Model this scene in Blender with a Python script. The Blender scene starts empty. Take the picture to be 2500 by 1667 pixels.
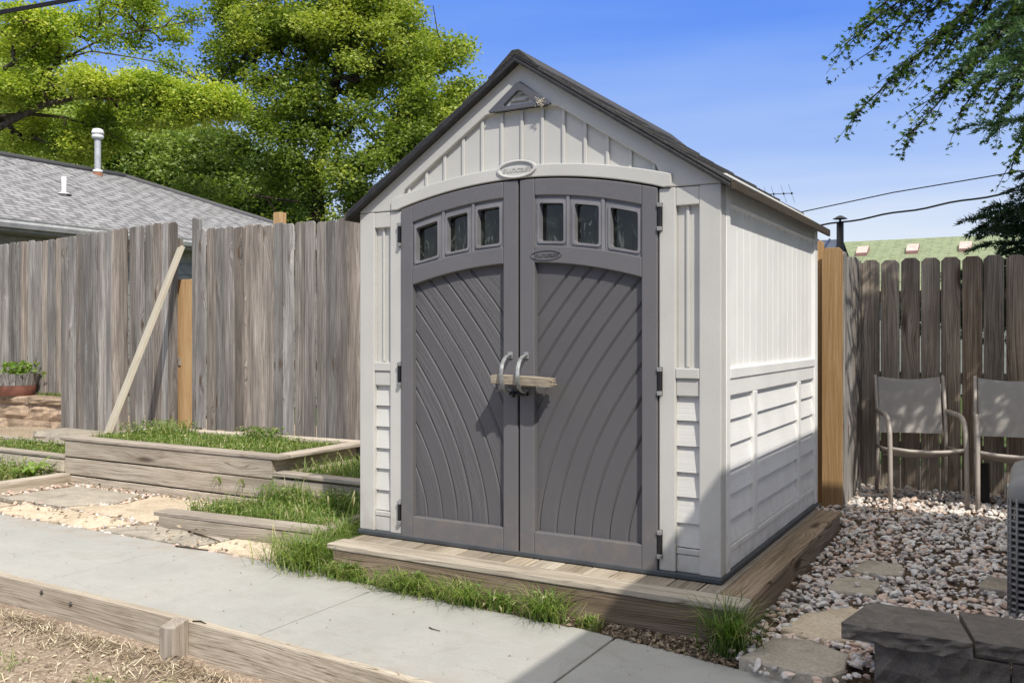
import bpy, bmesh, math, random
import numpy as np
from mathutils import Vector, Matrix, noise as mnoise

random.seed(11)
rng = np.random.default_rng(11)
sc = bpy.context.scene
col = sc.collection
PI = math.pi

# ------------------------------------------------------------------ helpers
class MB:
    """collects faces with local board coordinates (bco) and a tint per vertex"""
    def __init__(s):
        s.v = []; s.f = []; s.b = []; s.t = []; s.m = []; s.sm = []
    def face(s, pts, bco=None, tint=.5, m=0, sm=False):
        n = len(s.v)
        s.v += [tuple(p) for p in pts]
        s.b += [tuple(p) for p in (bco if bco is not None else pts)]
        s.t += [tint]*len(pts)
        s.f.append(tuple(range(n, n+len(pts)))); s.m.append(m); s.sm.append(sm)
    def mesh(s, verts, faces, bco=None, tint=.5, m=0, sm=False):
        n = len(s.v)
        s.v += [tuple(p) for p in verts]
        s.b += [tuple(p) for p in (bco if bco is not None else verts)]
        s.t += [tint]*len(verts)
        for f in faces:
            s.f.append(tuple(i+n for i in f)); s.m.append(m); s.sm.append(sm)
    def box(s, x0, x1, y0, y1, z0, z1, along='z', tint=None, m=0, jit=0):
        if tint is None: tint = random.random()
        v = [(x, y, z) for z in (z0, z1) for y in (y0, y1) for x in (x0, x1)]
        if jit: v = [tuple(c+random.uniform(-jit, jit) for c in p) for p in v]
        o = (random.uniform(0, 50), random.uniform(0, 50), random.uniform(0, 50))
        b = []
        for (x, y, z) in v:
            if along == 'z': q = (x-x0, y-y0, z-z0)
            elif along == 'x': q = (z-z0, y-y0, x-x0)
            else: q = (x-x0, z-z0, y-y0)
            b.append((q[0]+o[0], q[1]+o[1], q[2]+o[2]))
        s.mesh(v, BOXF, b, tint, m)
    def bar(s, p0, p1, w, t, up=(0, 0, 1), tint=None, m=0, ends=(1, 1)):
        """board from p0 to p1, width w (sideways), thickness t (along up)"""
        if tint is None: tint = random.random()
        p0 = Vector(p0); p1 = Vector(p1); d = (p1-p0); L = d.length; d.normalize()
        u = Vector(up); r = d.cross(u).normalized(); u = r.cross(d).normalized()
        o = Vector((random.uniform(0, 50), random.uniform(0, 50), random.uniform(0, 50)))
        v = []; b = []
        for c in (0, 1):
            for j in (0, 1):
                for i in (0, 1):
                    e = ends[c]
                    v.append(tuple((p0 if c == 0 else p1) + r*(i-.5)*w*e + u*(j-.5)*t*e))
                    b.append((o.x+i*w, o.y+j*t, o.z+c*L))
        s.mesh(v, BOXF, b, tint, m)
    def tube(s, pts, rad, n=8, tint=.5, m=0, cap=True, flat=None):
        pts = [Vector(p) for p in pts]
        if not hasattr(rad, '__len__'): rad = [rad]*len(pts)
        vs = []; fs = []; bs = []
        ref = None; L = 0
        for i, p in enumerate(pts):
            if i: L += (p-pts[i-1]).length
            d = (pts[min(i+1, len(pts)-1)]-pts[max(i-1, 0)]).normalized()
            if ref is None:
                a = Vector((0, 0, 1)) if abs(d.z) < .9 else Vector((1, 0, 0))
                if flat: a = Vector(flat[1])
                ref = d.cross(a).normalized()
            r = (ref - d*ref.dot(d)).normalized(); ref = r
            u = r.cross(d)
            for k in range(n):
                an = 2*PI*k/n
                fx = flat[0] if flat else 1
                vs.append(tuple(p + r*math.cos(an)*rad[i]*fx + u*math.sin(an)*rad[i]))
                bs.append((k/n*.2, 0, L))
        for i in range(len(pts)-1):
            for k in range(n):
                a = i*n+k; b = i*n+(k+1) % n
                fs.append((a, b, b+n, a+n))
        if cap:
            fs.append(tuple(reversed(range(n)))); fs.append(tuple(range((len(pts)-1)*n, len(pts)*n)))
        s.mesh(vs, fs, bs, tint, m, True)
    def prism(s, poly, y0, y1, tint=.5, m=0, along='z'):
        """polygon in the x-z plane, extruded from y0 (front) to y1"""
        n = len(poly); o = random.uniform(0, 9)
        v = [(x, y0, z) for x, z in poly]+[(x, y1, z) for x, z in poly]
        b = [(p[0]+o, p[1], p[2]+o) if along == 'z' else (p[2]+o, p[1], p[0]+o) for p in v]
        f = [tuple(range(n)), tuple(reversed(range(n, 2*n)))]
        f += [(i, i+n, (i+1) % n+n, (i+1) % n) for i in range(n)]
        s.mesh(v, f, b, tint, m)
    def ring(s, outer, inner, y0, y1, yin=None, tint=.5, m=0):
        """frame between two same-length outlines in x-z, front at y0, back at y1"""
        n = len(outer)
        v = [(x, y0, z) for x, z in outer]+[(x, y0, z) for x, z in inner]
        v += [(x, y1, z) for x, z in outer]+[(x, y1 if yin is None else yin, z) for x, z in inner]
        f = []
        for i in range(n):
            j = (i+1) % n
            f += [(i, j, n+j, n+i), (n+i, n+j, 3*n+j, 3*n+i), (i, 2*n+i, 2*n+j, j)]
        s.mesh(v, f, None, tint, m)
    def strip(s, xs, lo, hi, y0, y1, tint=.5, m=0, along='z'):
        """solid between two curves z=lo(x), z=hi(x)"""
        poly = [(x, lo(x)) for x in xs]+[(x, hi(x)) for x in reversed(xs)]
        n = len(xs)
        v = [(x, y, z) for y in (y0, y1) for x, z in poly]
        N = 2*n; f = []
        for i in range(n-1):
            f.append((i, i+1, N-2-i, N-1-i)); f.append((N+i+1, N+i, N+N-1-i, N+N-2-i))
        f += [(i, i+N, (i+1) % N+N, (i+1) % N) for i in range(N)]
        b = v if along == 'z' else [(p[2], p[1], p[0]) for p in v]
        s.mesh(v, f, b, tint, m)
    def build(s, name, mats, parent=None, bevel=0, seg=2, loc=None):
        me = bpy.data.meshes.new(name)
        me.from_pydata(s.v, [], s.f)
        return finish(me, name, mats, parent, np.array(s.b, dtype=np.float32).reshape(-1, 3),
                      np.array(s.t, dtype=np.float32), s.m, s.sm, bevel, seg)

BOXF = [(0, 2, 3, 1), (4, 5, 7, 6), (0, 1, 5, 4), (2, 6, 7, 3), (0, 4, 6, 2), (1, 3, 7, 5)]

def finish(me, name, mats, parent=None, bco=None, tint=None, mi=None, sm=None, bevel=0, seg=2):
    if not isinstance(mats, (list, tuple)): mats = [mats]
    for m in mats: me.materials.append(m)
    if bco is not None:
        a = me.attributes.new('bco', 'FLOAT_VECTOR', 'POINT'); a.data.foreach_set('vector', bco.ravel())
    if tint is not None:
        a = me.attributes.new('tint', 'FLOAT', 'POINT'); a.data.foreach_set('value', tint)
    if mi is not None and any(mi): me.polygons.foreach_set('material_index', np.array(mi, dtype=np.int32))
    if sm is not None: me.polygons.foreach_set('use_smooth', np.array(sm, dtype=bool))
    me.update()
    bm = bmesh.new(); bm.from_mesh(me)
    if bevel: bmesh.ops.remove_doubles(bm, verts=bm.verts, dist=1e-5)
    if len(bm.faces) < 60000: bmesh.ops.recalc_face_normals(bm, faces=bm.faces)
    bm.to_mesh(me); bm.free()
    o = bpy.data.objects.new(name, me); col.objects.link(o)
    if parent is not None: o.parent = parent; o.matrix_parent_inverse = parent.matrix_world.inverted()
    if bevel:
        md = o.modifiers.new('bevel', 'BEVEL'); md.width = bevel; md.segments = seg
        md.limit_method = 'ANGLE'; md.angle_limit = math.radians(35)
        md.harden_normals = False
    return o

def raw(name, verts, faces, mats, parent=None, tint=None, bco=None, smooth=False):
    """big vectorised meshes: verts (N,3), faces (M,k)"""
    me = bpy.data.meshes.new(name)
    verts = np.asarray(verts, dtype=np.float32); faces = np.asarray(faces, dtype=np.int32)
    k = faces.shape[1]
    me.vertices.add(len(verts)); me.vertices.foreach_set('co', verts.ravel())
    me.loops.add(faces.size); me.loops.foreach_set('vertex_index', faces.ravel())
    me.polygons.add(len(faces))
    me.polygons.foreach_set('loop_start', np.arange(0, faces.size, k, dtype=np.int32))
    me.polygons.foreach_set('loop_total', np.full(len(faces), k, dtype=np.int32))
    me.polygons.foreach_set('use_smooth', np.full(len(faces), smooth, dtype=bool))
    if not isinstance(mats, (list, tuple)): mats = [mats]
    for m in mats: me.materials.append(m)
    if tint is not None:
        a = me.attributes.new('tint', 'FLOAT', 'POINT'); a.data.foreach_set('value', np.asarray(tint, dtype=np.float32))
    if bco is not None:
        a = me.attributes.new('bco', 'FLOAT_VECTOR', 'POINT'); a.data.foreach_set('vector', np.asarray(bco, dtype=np.float32).ravel())
    me.update(calc_edges=True); me.validate()
    o = bpy.data.objects.new(name, me); col.objects.link(o)
    if parent is not None: o.parent = parent; o.matrix_parent_inverse = parent.matrix_world.inverted()
    return o

def tag(o, label=None, cat=None, group=None, kind=None):
    if label: o['label'] = label
    if cat: o['category'] = cat
    if group: o['group'] = group
    if kind: o['kind'] = kind
    return o

def empty(name, loc, label, cat, group=None):
    o = bpy.data.objects.new(name, None); col.objects.link(o); o.location = loc
    o.empty_display_size = .1
    bpy.context.view_layer.update()
    return tag(o, label, cat, group)

def copy_tree(o, parent=None):
    c = o.copy(); col.objects.link(c); c.parent = parent
    for ch in o.children: copy_tree(ch, c)
    return c

# ------------------------------------------------------------------ materials
class NT:
    def __init__(s, name):
        s.mat = bpy.data.materials.new(name); s.mat.use_nodes = True
        s.t = s.mat.node_tree; s.n = s.t.nodes
        s.p = s.n['Principled BSDF']; s.out = s.n['Material Output']
    def node(s, typ, **kw):
        nd = s.n.new(typ)
        for k, v in kw.items():
            if k.startswith('_'): setattr(nd, k[1:], v)
            else:
                key = int(k[1:]) if k[0] == 'i' and k[1:].isdigit() else k
                s.set(nd.inputs[key], v)
        return nd
    def set(s, inp, v):
        if isinstance(v, bpy.types.NodeSocket): s.t.links.new(v, inp)
        elif isinstance(v, tuple) and inp.type == 'RGBA' and len(v) == 3: inp.default_value = (*v, 1)
        else: inp.default_value = v
    def math(s, op, a, b=0., c=0., clamp=False):
        nd = s.n.new('ShaderNodeMath'); nd.operation = op; nd.use_clamp = clamp
        s.set(nd.inputs[0], a); s.set(nd.inputs[1], b); s.set(nd.inputs[2], c)
        return nd.outputs[0]
    def attr(s, name, which='Vector'):
        nd = s.n.new('ShaderNodeAttribute'); nd.attribute_name = name; return nd.outputs[which]
    def sep(s, v):
        nd = s.n.new('ShaderNodeSeparateXYZ'); s.set(nd.inputs[0], v); return nd.outputs
    def comb(s, x, y, z):
        nd = s.n.new('ShaderNodeCombineXYZ')
        for i, q in enumerate((x, y, z)): s.set(nd.inputs[i], q)
        return nd.outputs[0]
    def vmul(s, v, k):
        nd = s.n.new('ShaderNodeVectorMath'); nd.operation = 'MULTIPLY'; s.set(nd.inputs[0], v); nd.inputs[1].default_value = k
        return nd.outputs[0]
    def noise(s, vec, scale=1., detail=2., rough=.5, which='Fac', dist=0.):
        nd = s.n.new('ShaderNodeTexNoise'); s.set(nd.inputs['Vector'], vec)
        nd.inputs['Scale'].default_value = scale; nd.inputs['Detail'].default_value = detail
        nd.inputs['Roughness'].default_value = rough; nd.inputs['Distortion'].default_value = dist
        return nd.outputs[which]
    def vor(s, vec, scale=1., which='Distance', feat='F1'):
        nd = s.n.new('ShaderNodeTexVoronoi'); nd.feature = feat; s.set(nd.inputs['Vector'], vec); nd.inputs['Scale'].default_value = scale
        return nd.outputs if which is None else nd.outputs[which]
    def ramp(s, fac, stops, interp='LINEAR'):
        nd = s.n.new('ShaderNodeValToRGB'); s.set(nd.inputs[0], fac); cr = nd.color_ramp; cr.interpolation = interp
        while len(cr.elements) < len(stops): cr.elements.new(.5)
        for e, (p, c) in zip(cr.elements, stops):
            e.position = p; e.color = (*c, 1) if len(c) == 3 else c
        return nd.outputs[0]
    def mr(s, v, a, b, c=0., d=1., smooth=True):
        nd = s.n.new('ShaderNodeMapRange'); s.set(nd.inputs[0], v)
        for i, q in enumerate((a, b, c, d)): nd.inputs[i+1].default_value = q
        if smooth: nd.interpolation_type = 'SMOOTHSTEP'
        return nd.outputs[0]
    def mix(s, f, a, b, mode='MIX'):
        nd = s.n.new('ShaderNodeMix'); nd.data_type = 'RGBA'; nd.blend_type = mode
        s.set(nd.inputs[0], f); s.set(nd.inputs[6], a); s.set(nd.inputs[7], b)
        return nd.outputs[2]
    def bump(s, h, strength=.3, dist=.01, prev=None):
        nd = s.n.new('ShaderNodeBump'); s.set(nd.inputs['Height'], h)
        nd.inputs['Strength'].default_value = strength; nd.inputs['Distance'].default_value = dist
        if prev is not None: s.set(nd.inputs['Normal'], prev)
        return nd.outputs[0]
    def done(s, colr, rough=.8, normal=None, spec=.3, metal=0.):
        s.set(s.p.inputs['Base Color'], colr); s.set(s.p.inputs['Roughness'], rough)
        s.p.inputs['Specular IOR Level'].default_value = spec; s.p.inputs['Metallic'].default_value = metal
        if normal is not None: s.set(s.p.inputs['Normal'], normal)
        return s.mat
    def obj(s):
        nd = s.n.new('ShaderNodeTexCoord'); return nd.outputs['Object']

def wood(name, dark, mid, light, warm=(1, .85, .65), warmth=.5, knots=.5, knotcol=(.07, .045, .025), bump=.35, ring=.3, streak=.35, kscale=(7., 1.9)):
    g = NT(name); x, y, z = g.sep(g.attr('bco')); t = g.attr('tint', 'Fac')
    v = g.vor(g.comb(g.math('MULTIPLY', x, kscale[0]), g.math('MULTIPLY', y, kscale[0]), g.math('MULTIPLY', z, kscale[1])), 1., None)
    kd = v['Distance']; kr = g.sep(v['Color'])[0]
    sel = g.math('GREATER_THAN', kr, 1-knots)
    k1 = g.math('MULTIPLY', g.mr(kd, .0, .5, 1, 0), sel)
    n1 = g.noise(g.comb(g.math('MULTIPLY', x, 6), g.math('MULTIPLY', y, 6), g.math('MULTIPLY', z, .6)), 1., 2.)
    nb = g.noise(g.comb(g.math('MULTIPLY', x, 30), g.math('MULTIPLY', y, 30), g.math('MULTIPLY', z, 3.)), 1., 2.)
    xw = g.math('ADD', x, g.math('ADD', g.math('MULTIPLY', n1, .10), g.math('MULTIPLY', k1, .05)))
    g1 = g.noise(g.comb(g.math('MULTIPLY', xw, 120), g.math('MULTIPLY', y, 120), g.math('MULTIPLY', z, 2.4)), 1., 4., .65)
    si = g.math('ABSOLUTE', g.math('SINE', g.math('ADD', g.math('MULTIPLY', xw, 270), g.math('MULTIPLY', nb, 3.2))))
    line = g.math('MULTIPLY', g.mr(si, 0., .42, 1., 0.), g.mr(nb, .3, .6))
    fac = g.math('SUBTRACT', g.math('ADD', g1, .06), g.math('MULTIPLY', line, ring*.75))
    c = g.ramp(fac, [(.24, dark), (.5, mid), (.72, light)])
    st = g.noise(g.comb(g.math('MULTIPLY', x, 9), g.math('MULTIPLY', y, 9), g.math('MULTIPLY', z, .8)), 1., 3.)
    c = g.mix(g.mr(st, .35, .7, 0, streak), c, dark)
    w = g.mix(1., c, (*warm, 1), 'MULTIPLY')
    c = g.mix(g.math('MULTIPLY', g.mr(t, .3, 1., 0, 1), warmth), c, w)
    ck = g.noise(g.comb(g.math('MULTIPLY', x, 210), g.math('MULTIPLY', y, 60), g.math('MULTIPLY', z, 2.2)), 1., 1.)
    c = g.mix(g.mr(ck, .70, .75, 0, .75), c, tuple(q*.45 for q in dark))
    pt = g.noise(g.comb(g.math('MULTIPLY', x, 16), g.math('MULTIPLY', y, 16), g.math('MULTIPLY', z, 3.5)), 1., 4., .7)
    c = g.mix(g.mr(pt, .52, .78, 0, .45), c, tuple(q*.9 for q in dark))
    br = g.math('ADD', .68, g.math('MULTIPLY', g.math('FRACT', g.math('MULTIPLY', t, 7.31)), .6))
    bc = g.comb(br, br, br)
    c = g.mix(1., c, bc, 'MULTIPLY')
    k2 = g.math('MULTIPLY', g.mr(kd, .05, .2, 1, 0), sel)
    c = g.mix(g.math('MULTIPLY', k2, .8), c, (*knotcol, 1))
    return g.done(c, .85, g.bump(fac, bump, .004), .2)

def plain(name, c, rough=.6, spec=.3, metal=0., var=.12, scale=8., bump=0., bscale=60.):
    g = NT(name); o = g.obj()
    n = g.noise(o, scale, 3.)
    cc = g.mix(g.mr(n, .3, .7, 0, 1), tuple(max(0, q*(1-var)) for q in c), tuple(min(1, q*(1+var)) for q in c))
    nb = g.bump(g.noise(o, bscale, 3.), bump, .01) if bump else None
    return g.done(cc, rough, nb, spec, metal)

def leafmat(name, c1, c2, c3, trans=.35, rough=.5, c4=None):
    g = NT(name); t = g.attr('tint', 'Fac')
    c = g.ramp(t, [(0., c1), (.5, c2), (.86, c3), (1., c4 or c3)])
    d = g.node('ShaderNodeBsdfDiffuse', Color=c)
    tr = g.node('ShaderNodeBsdfTranslucent', Color=g.mix(1., c, (1., 1.1, .5, 1), 'MULTIPLY'))
    m1 = g.node('ShaderNodeMixShader', i0=trans, i1=d.outputs[0], i2=tr.outputs[0])
    gl = g.node('ShaderNodeBsdfGlossy', Roughness=rough); gl.inputs['Color'].default_value = (.5, .5, .5, 1)
    m2 = g.node('ShaderNodeMixShader', i0=.06, i1=m1.outputs[0], i2=gl.outputs[0])
    g.t.links.new(m2.outputs[0], g.out.inputs[0])
    return g.mat

M = {}
M['fence'] = wood('weathered_wood', (.085, .079, .075), (.265, .248, .232), (.50, .475, .445), (1., .80, .62), .5, .45, (.10, .06, .035), .5, .36, .62)
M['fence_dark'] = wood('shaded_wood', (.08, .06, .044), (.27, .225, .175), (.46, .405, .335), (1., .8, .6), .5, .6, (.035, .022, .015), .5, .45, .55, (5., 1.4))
M['orange'] = wood('new_cedar', (.36, .20, .085), (.51, .32, .15), (.63, .44, .25), (1., .9, .8), .3, .3, (.14, .06, .02), .2, .3, .25)
M['brace'] = wood('pale_pine', (.42, .36, .26), (.56, .50, .39), (.64, .58, .48), (1, .93, .8), .3, .35, (.3, .2, .1), .15, .15, .15)
M['bed'] = wood('bed_timber', (.14, .105, .07), (.47, .405, .32), (.64, .575, .48), (1, .87, .72), .4, .45, (.06, .04, .03), .4, .4, .35, (6., 1.2))
M['cap'] = wood('cap_timber', (.16, .125, .09), (.46, .40, .33), (.62, .555, .48), (1, .88, .74), .4, .3, (.10, .065, .04), .4, .25, .4, (6., 1.2))
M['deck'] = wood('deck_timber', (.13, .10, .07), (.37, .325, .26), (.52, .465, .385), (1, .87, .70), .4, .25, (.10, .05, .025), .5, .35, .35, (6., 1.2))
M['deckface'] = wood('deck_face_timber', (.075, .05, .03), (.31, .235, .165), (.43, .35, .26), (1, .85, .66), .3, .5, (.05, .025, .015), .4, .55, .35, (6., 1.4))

def shed_plastic(name, c, kind):
    g = NT(name); o = g.obj()
    x, y, z = g.sep(o)
    n = g.noise(o, 3., 3.)
    cc = g.mix(g.mr(n, .3, .7), tuple(q*.95 for q in c), tuple(min(1, q*1.03) for q in c))
    dirt = g.noise(g.comb(g.math('MULTIPLY', x, 14), g.math('MULTIPLY', y, 14), g.math('MULTIPLY', z, 1.3)), 1., 4.)
    cc = g.mix(g.mr(dirt, .55, .8, 0, .12), cc, tuple(q*.7 for q in c))
    if kind == 'leather':
        h = g.noise(g.vmul(o, (120., 120., 220.)), 1., 2., .5, dist=.6)
        nb = g.bump(h, .28, .004)
    elif kind == 'vgrain':
        h = g.noise(g.vmul(o, (230., 230., 3.)), 1., 2.)
        nb = g.bump(h, .25, .003)
    elif kind == 'hgrain':
        h = g.noise(g.vmul(o, (3., 3., 230.)), 1., 2.)
        nb = g.bump(h, .4, .004)
    else: nb = None
    if sum(c) < 1.:     # dust and pale scuffs settle on the dark plastic
        sc1 = g.noise(g.vmul(o, (22., 22., 22.)), 1., 5., .7); cc = g.mix(g.mr(sc1, .58, .75, 0, .10), cc, (.34, .33, .31, 1))
    mud = g.math('MULTIPLY', g.mr(z, .05, .42, 1., 0.), g.mr(g.noise(o, 11., 5., .7), .38, .72))
    cc = g.mix(g.math('MULTIPLY', mud, .28), cc, (.26, .21, .15, 1))
    return g.done(cc, .5, nb, .35)
WALL_LIT = (.82, .815, .79)  # one plastic all round; stronger sun on the sides is lightened into this colour
WALL_DIM = (.53, .52, .485)  # same plastic darkened to stand for the less sunlit front
M['wall'] = shed_plastic('cream_plastic_dim', WALL_DIM, 'leather')
M['wall_side'] = shed_plastic('cream_plastic_lit_side', (.80, .795, .77), 'leather')  # sunlit side: its brightness is put into the colour
M['wallf_h'] = shed_plastic('cream_plastic_dim_lap', (.60, .59, .56), 'hgrain')  # front laps, toned down like the rest of the less lit face
M['wallf_v'] = shed_plastic('cream_plastic_dim_front', WALL_DIM, 'vgrain')
M['wall_v'] = shed_plastic('cream_plastic_lit_vertical', WALL_LIT, 'vgrain')
M['wall_h'] = shed_plastic('cream_plastic_lit_lap', WALL_LIT, 'hgrain')
DOORC = (.138, .134, .140)
M['door'] = shed_plastic('grey_plastic', DOORC, 'leather')
M['door_v'] = shed_plastic('grey_plastic_vertical', DOORC, 'vgrain')
def plank_mat():
    g = NT('grey_plank_plastic'); x, y, z = g.sep(g.attr('bco')); t = g.attr('tint', 'Fac')
    n = g.noise(g.comb(g.math('MULTIPLY', x, 9), 0., g.math('MULTIPLY', z, 1.7)), 1., 3.)
    s = g.math('SINE', g.math('ADD', g.math('MULTIPLY', x, 400), g.math('MULTIPLY', n, 8)))
    fine = g.math('SINE', g.math('MULTIPLY', x, 1400))
    sel = g.mr(t, .4, .6)
    h = g.math('ADD', g.math('MULTIPLY', g.math('MULTIPLY', g.math('POWER', g.math('ABSOLUTE', s), 3.), sel), 1.), g.math('MULTIPLY', fine, .18))
    o = g.obj(); nn = g.noise(o, 3., 2.)
    cc = g.mix(nn, tuple(q*.74 for q in DOORC), tuple(q*.92 for q in DOORC))
    cc = g.mix(g.math('MULTIPLY', g.math('MULTIPLY', g.math('POWER', g.math('ABSOLUTE', s), 6.), sel), .12), cc, (.28, .27, .28, 1))
    return g.done(cc, .5, g.bump(h, .45, .005), .25)
M['plank'] = plank_mat()
M['base'] = plain('dark_blue_plastic', (.06, .068, .074), .5, .4)
M['black'] = plain('black_plastic', (.012, .012, .013), .45, .4)
M['hingecap'] = plain('hinge_plastic', (.25, .25, .25), .5, .4)
M['gap'] = plain('dark_void', (.004, .004, .004), .9, 0.)
M['vent'] = plain('vent_plastic', (.10, .10, .115), .5, .4, bump=.2, bscale=150)
M['handle'] = plain('handle_plastic', (.26, .27, .27), .42, .5, var=.3, scale=40, bump=.15)
M['badge_text'] = plain('badge_lettering', (.09, .088, .09), .5, .3)
M['badge_light'] = plain('pale_badge', (.55, .545, .52), .5, .3)
M['badge_pale_text'] = plain('pale_badge_lettering', (.40, .40, .38), .5, .3)

def roof_mat():
    g = NT('shed_shingle'); o = g.obj()
    n = g.noise(o, 90., 4., .7); n2 = g.noise(o, 5., 3.)
    c = g.ramp(n, [(.3, (.012, .011, .010)), (.55, (.035, .032, .028)), (.8, (.12, .10, .075))])
    c = g.mix(g.mr(n2, .4, .7, 0, .4), c, (.03, .03, .028))
    return g.done(c, .6, g.bump(n, .4, .006), .4)
M['shed_roof'] = roof_mat()
def fascia_mat():
    g = NT('speckled_fascia'); o = g.obj()
    n = g.noise(o, 130., 4., .75)
    c = g.ramp(n, [(.35, (.018, .014, .010)), (.55, (.075, .06, .042)), (.75, (.19, .15, .10))])
    return g.done(c, .7, g.bump(n, .5, .004), .3)
M['fascia'] = fascia_mat()
M['rake'] = plain('rake_plastic', (.022, .021, .020), .45, .5, var=.3, scale=20, bump=.2, bscale=100)

def glass_mat():
    g = NT('dark_window'); o = g.obj()
    n = g.noise(o, 9., 3., .5, dist=1.5)
    c = g.ramp(n, [(.4, (.003, .004, .003)), (.6, (.010, .014, .009)), (.72, (.05, .055, .05))])
    sk = g.noise(g.vmul(o, (26., 26., 6.)), 1., 2., .5, dist=2.2); c = g.mix(g.mr(sk, .60, .66, 0, .8), c, (.085, .095, .085))  # pale streaks paint highlights into the pane colour
    return g.done(c, .06, g.bump(g.noise(g.vmul(o, (14., 14., 4.)), 1., 2.), .25, .02), .5)
M['glass'] = glass_mat()

def concrete():
    g = NT('broomed_concrete'); o = g.obj()
    n1 = g.noise(o, 1.3, 4., .6); n2 = g.noise(o, 160., 4., .7); n3 = g.noise(g.vmul(o, (10., 55., 10.)), 1., 3.); n4 = g.noise(o, 6., 5., .65)
    c = g.ramp(n1, [(.3, (.345, .343, .322)), (.52, (.395, .391, .366)), (.75, (.42, .405, .372))])
    c = g.mix(g.mr(n4, .42, .75, 0, .35), c, (.335, .315, .285))
    c = g.mix(g.mr(n3, .5, .8, 0, .3), c, (.47, .47, .455))
    c = g.mix(g.mr(n2, .3, .52, .55, 0), c, (.27, .26, .24))
    st = g.noise(o, 2.6, 6., .7, dist=1.2); c = g.mix(g.mr(st, .54, .70, 0, .30), c, (.26, .235, .195))
    sx, sy, sz = g.sep(o)
    edge = g.noise(g.vmul(o, (5., 5., 5.)), 1., 4.); ef = g.math('MULTIPLY', g.mr(g.math('ABSOLUTE', g.math('ADD', sy, .76)), .30, .50), g.mr(edge, .35, .65)); c = g.mix(g.math('MULTIPLY', ef, .45), c, (.33, .27, .21))
    dv = g.n.new('ShaderNodeVectorMath'); dv.operation = 'MULTIPLY_ADD'; g.t.links.new(g.noise(o, 5., 4., .7, 'Color'), dv.inputs[0]); dv.inputs[1].default_value = (.22, .22, 0.); g.t.links.new(o, dv.inputs[2])
    cv_ = g.vor(dv.outputs[0], .62, 'Distance', 'DISTANCE_TO_EDGE')
    c = g.mix(g.math('MULTIPLY', g.mr(cv_, .0, .0035, .22, 0), g.mr(g.noise(o, 1.1, 2.), .50, .58)), c, (.12, .10, .085))
    sp = g.vor(o, 55.); c = g.mix(g.mr(sp, .04, .1, .45, 0), c, (.25, .22, .18))
    h = g.math('ADD', g.math('MULTIPLY', n2, .7), n3)
    return g.done(c, .9, g.bump(h, .25, .006), .2)
M['concrete'] = concrete()

def stone(name, a, b, c, scale=4., bump=.5, rough=.9):
    g = NT(name); o = g.obj(); t = g.attr('tint', 'Fac')
    n1 = g.noise(o, scale, 5., .65, dist=.8); n2 = g.noise(o, scale*16, 4., .7)
    cc = g.ramp(n1, [(.3, a), (.52, b), (.72, c)])
    cc = g.mix(g.mr(n2, .35, .65, .35, 0), cc, tuple(q*.45 for q in a))
    br = g.math('ADD', .75, g.math('MULTIPLY', t, .5)); cc = g.mix(1., cc, g.comb(br, br, br), 'MULTIPLY')
    h = g.math('ADD', n1, g.math('MULTIPLY', n2, .6))
    return g.done(cc, rough, g.bump(h, bump, .02), .2)
M['flag_tan'] = stone('tan_flagstone', (.42, .34, .245), (.60, .50, .37), (.68, .585, .45), 3.)
M['flag_grey'] = stone('grey_flagstone', (.29, .255, .21), (.43, .385, .315), (.52, .455, .365), 4.)
M['block'] = stone('dark_block', (.155, .136, .118), (.225, .20, .174), (.29, .26, .225), 14., .8)
M['wallblock'] = stone('tan_block', (.27, .215, .18), (.50, .37, .26), (.64, .48, .34), 7., .8)

def soil_mat(name, a, b, c):
    g = NT(name); o = g.obj()
    n1 = g.noise(o, 2.2, 4., .6); n2 = g.noise(o, 70., 5., .75); v = g.vor(o, 90., 'Color')
    cc = g.ramp(n2, [(.3, a), (.5, b), (.72, c)])
    cc = g.mix(g.mr(n1, .4, .7, 0, .5), cc, a)
    vs = g.sep(v)[0]
    cc = g.mix(g.mr(vs, .8, .95, 0, .5), cc, tuple(min(1, q*1.5) for q in c))
    return g.done(cc, .95, g.bump(n2, .8, .02), .1)
M['soil'] = soil_mat('dark_soil', (.06, .042, .03), (.14, .10, .07), (.24, .18, .12))
M['mulch'] = soil_mat('mulch_soil', (.20, .145, .105), (.40, .31, .235), (.55, .455, .36))
M['sand'] = soil_mat('sandy_soil', (.22, .17, .12), (.40, .32, .23), (.52, .44, .34))
def lawn_mat():
    g = NT('lawn'); o = g.obj(); n = g.noise(o, .6, 4.); n2 = g.noise(o, 30., 4.)
    c = g.ramp(n2, [(.3, (.03, .05, .015)), (.6, (.07, .11, .03)), (.8, (.12, .15, .05))])
    return g.done(g.mix(g.mr(n, .4, .7, 0, .5), c, (.12, .10, .06)), .95, None, .1)
M['lawn'] = lawn_mat()

def gravel_mat():
    g = NT('river_gravel'); o = g.obj(); t = g.attr('tint', 'Fac')
    c = g.ramp(t, [(0., (.36, .34, .325)), (.14, (.60, .565, .53)), (.34, (.76, .71, .66)), (.44, (.54, .44, .37)), (.54, (.80, .76, .71)), (.63, (.64, .45, .35)), (.72, (.74, .58, .47)), (.82, (.76, .73, .68)), (1., (.84, .82, .79))])
    n = g.noise(o, 45., 4., .6)
    c = g.mix(g.mr(n, .35, .65, .22, 0), c, (.2, .17, .15))
    return g.done(c, .85, g.bump(n, .5, .01), .25)
M['gravel'] = gravel_mat()
M['chip'] = leafmat('dry_leaf', (.11, .08, .055), (.28, .21, .145), (.48, .39, .29), .15, .6)
M['straw'] = leafmat('straw_blades', (.10, .07, .045), (.36, .275, .18), (.72, .63, .48), .15, .6)
M['grass'] = leafmat('grass_blades', (.06, .11, .02), (.15, .26, .04), (.32, .38, .10), .4, .45, (.62, .54, .32))
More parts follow.
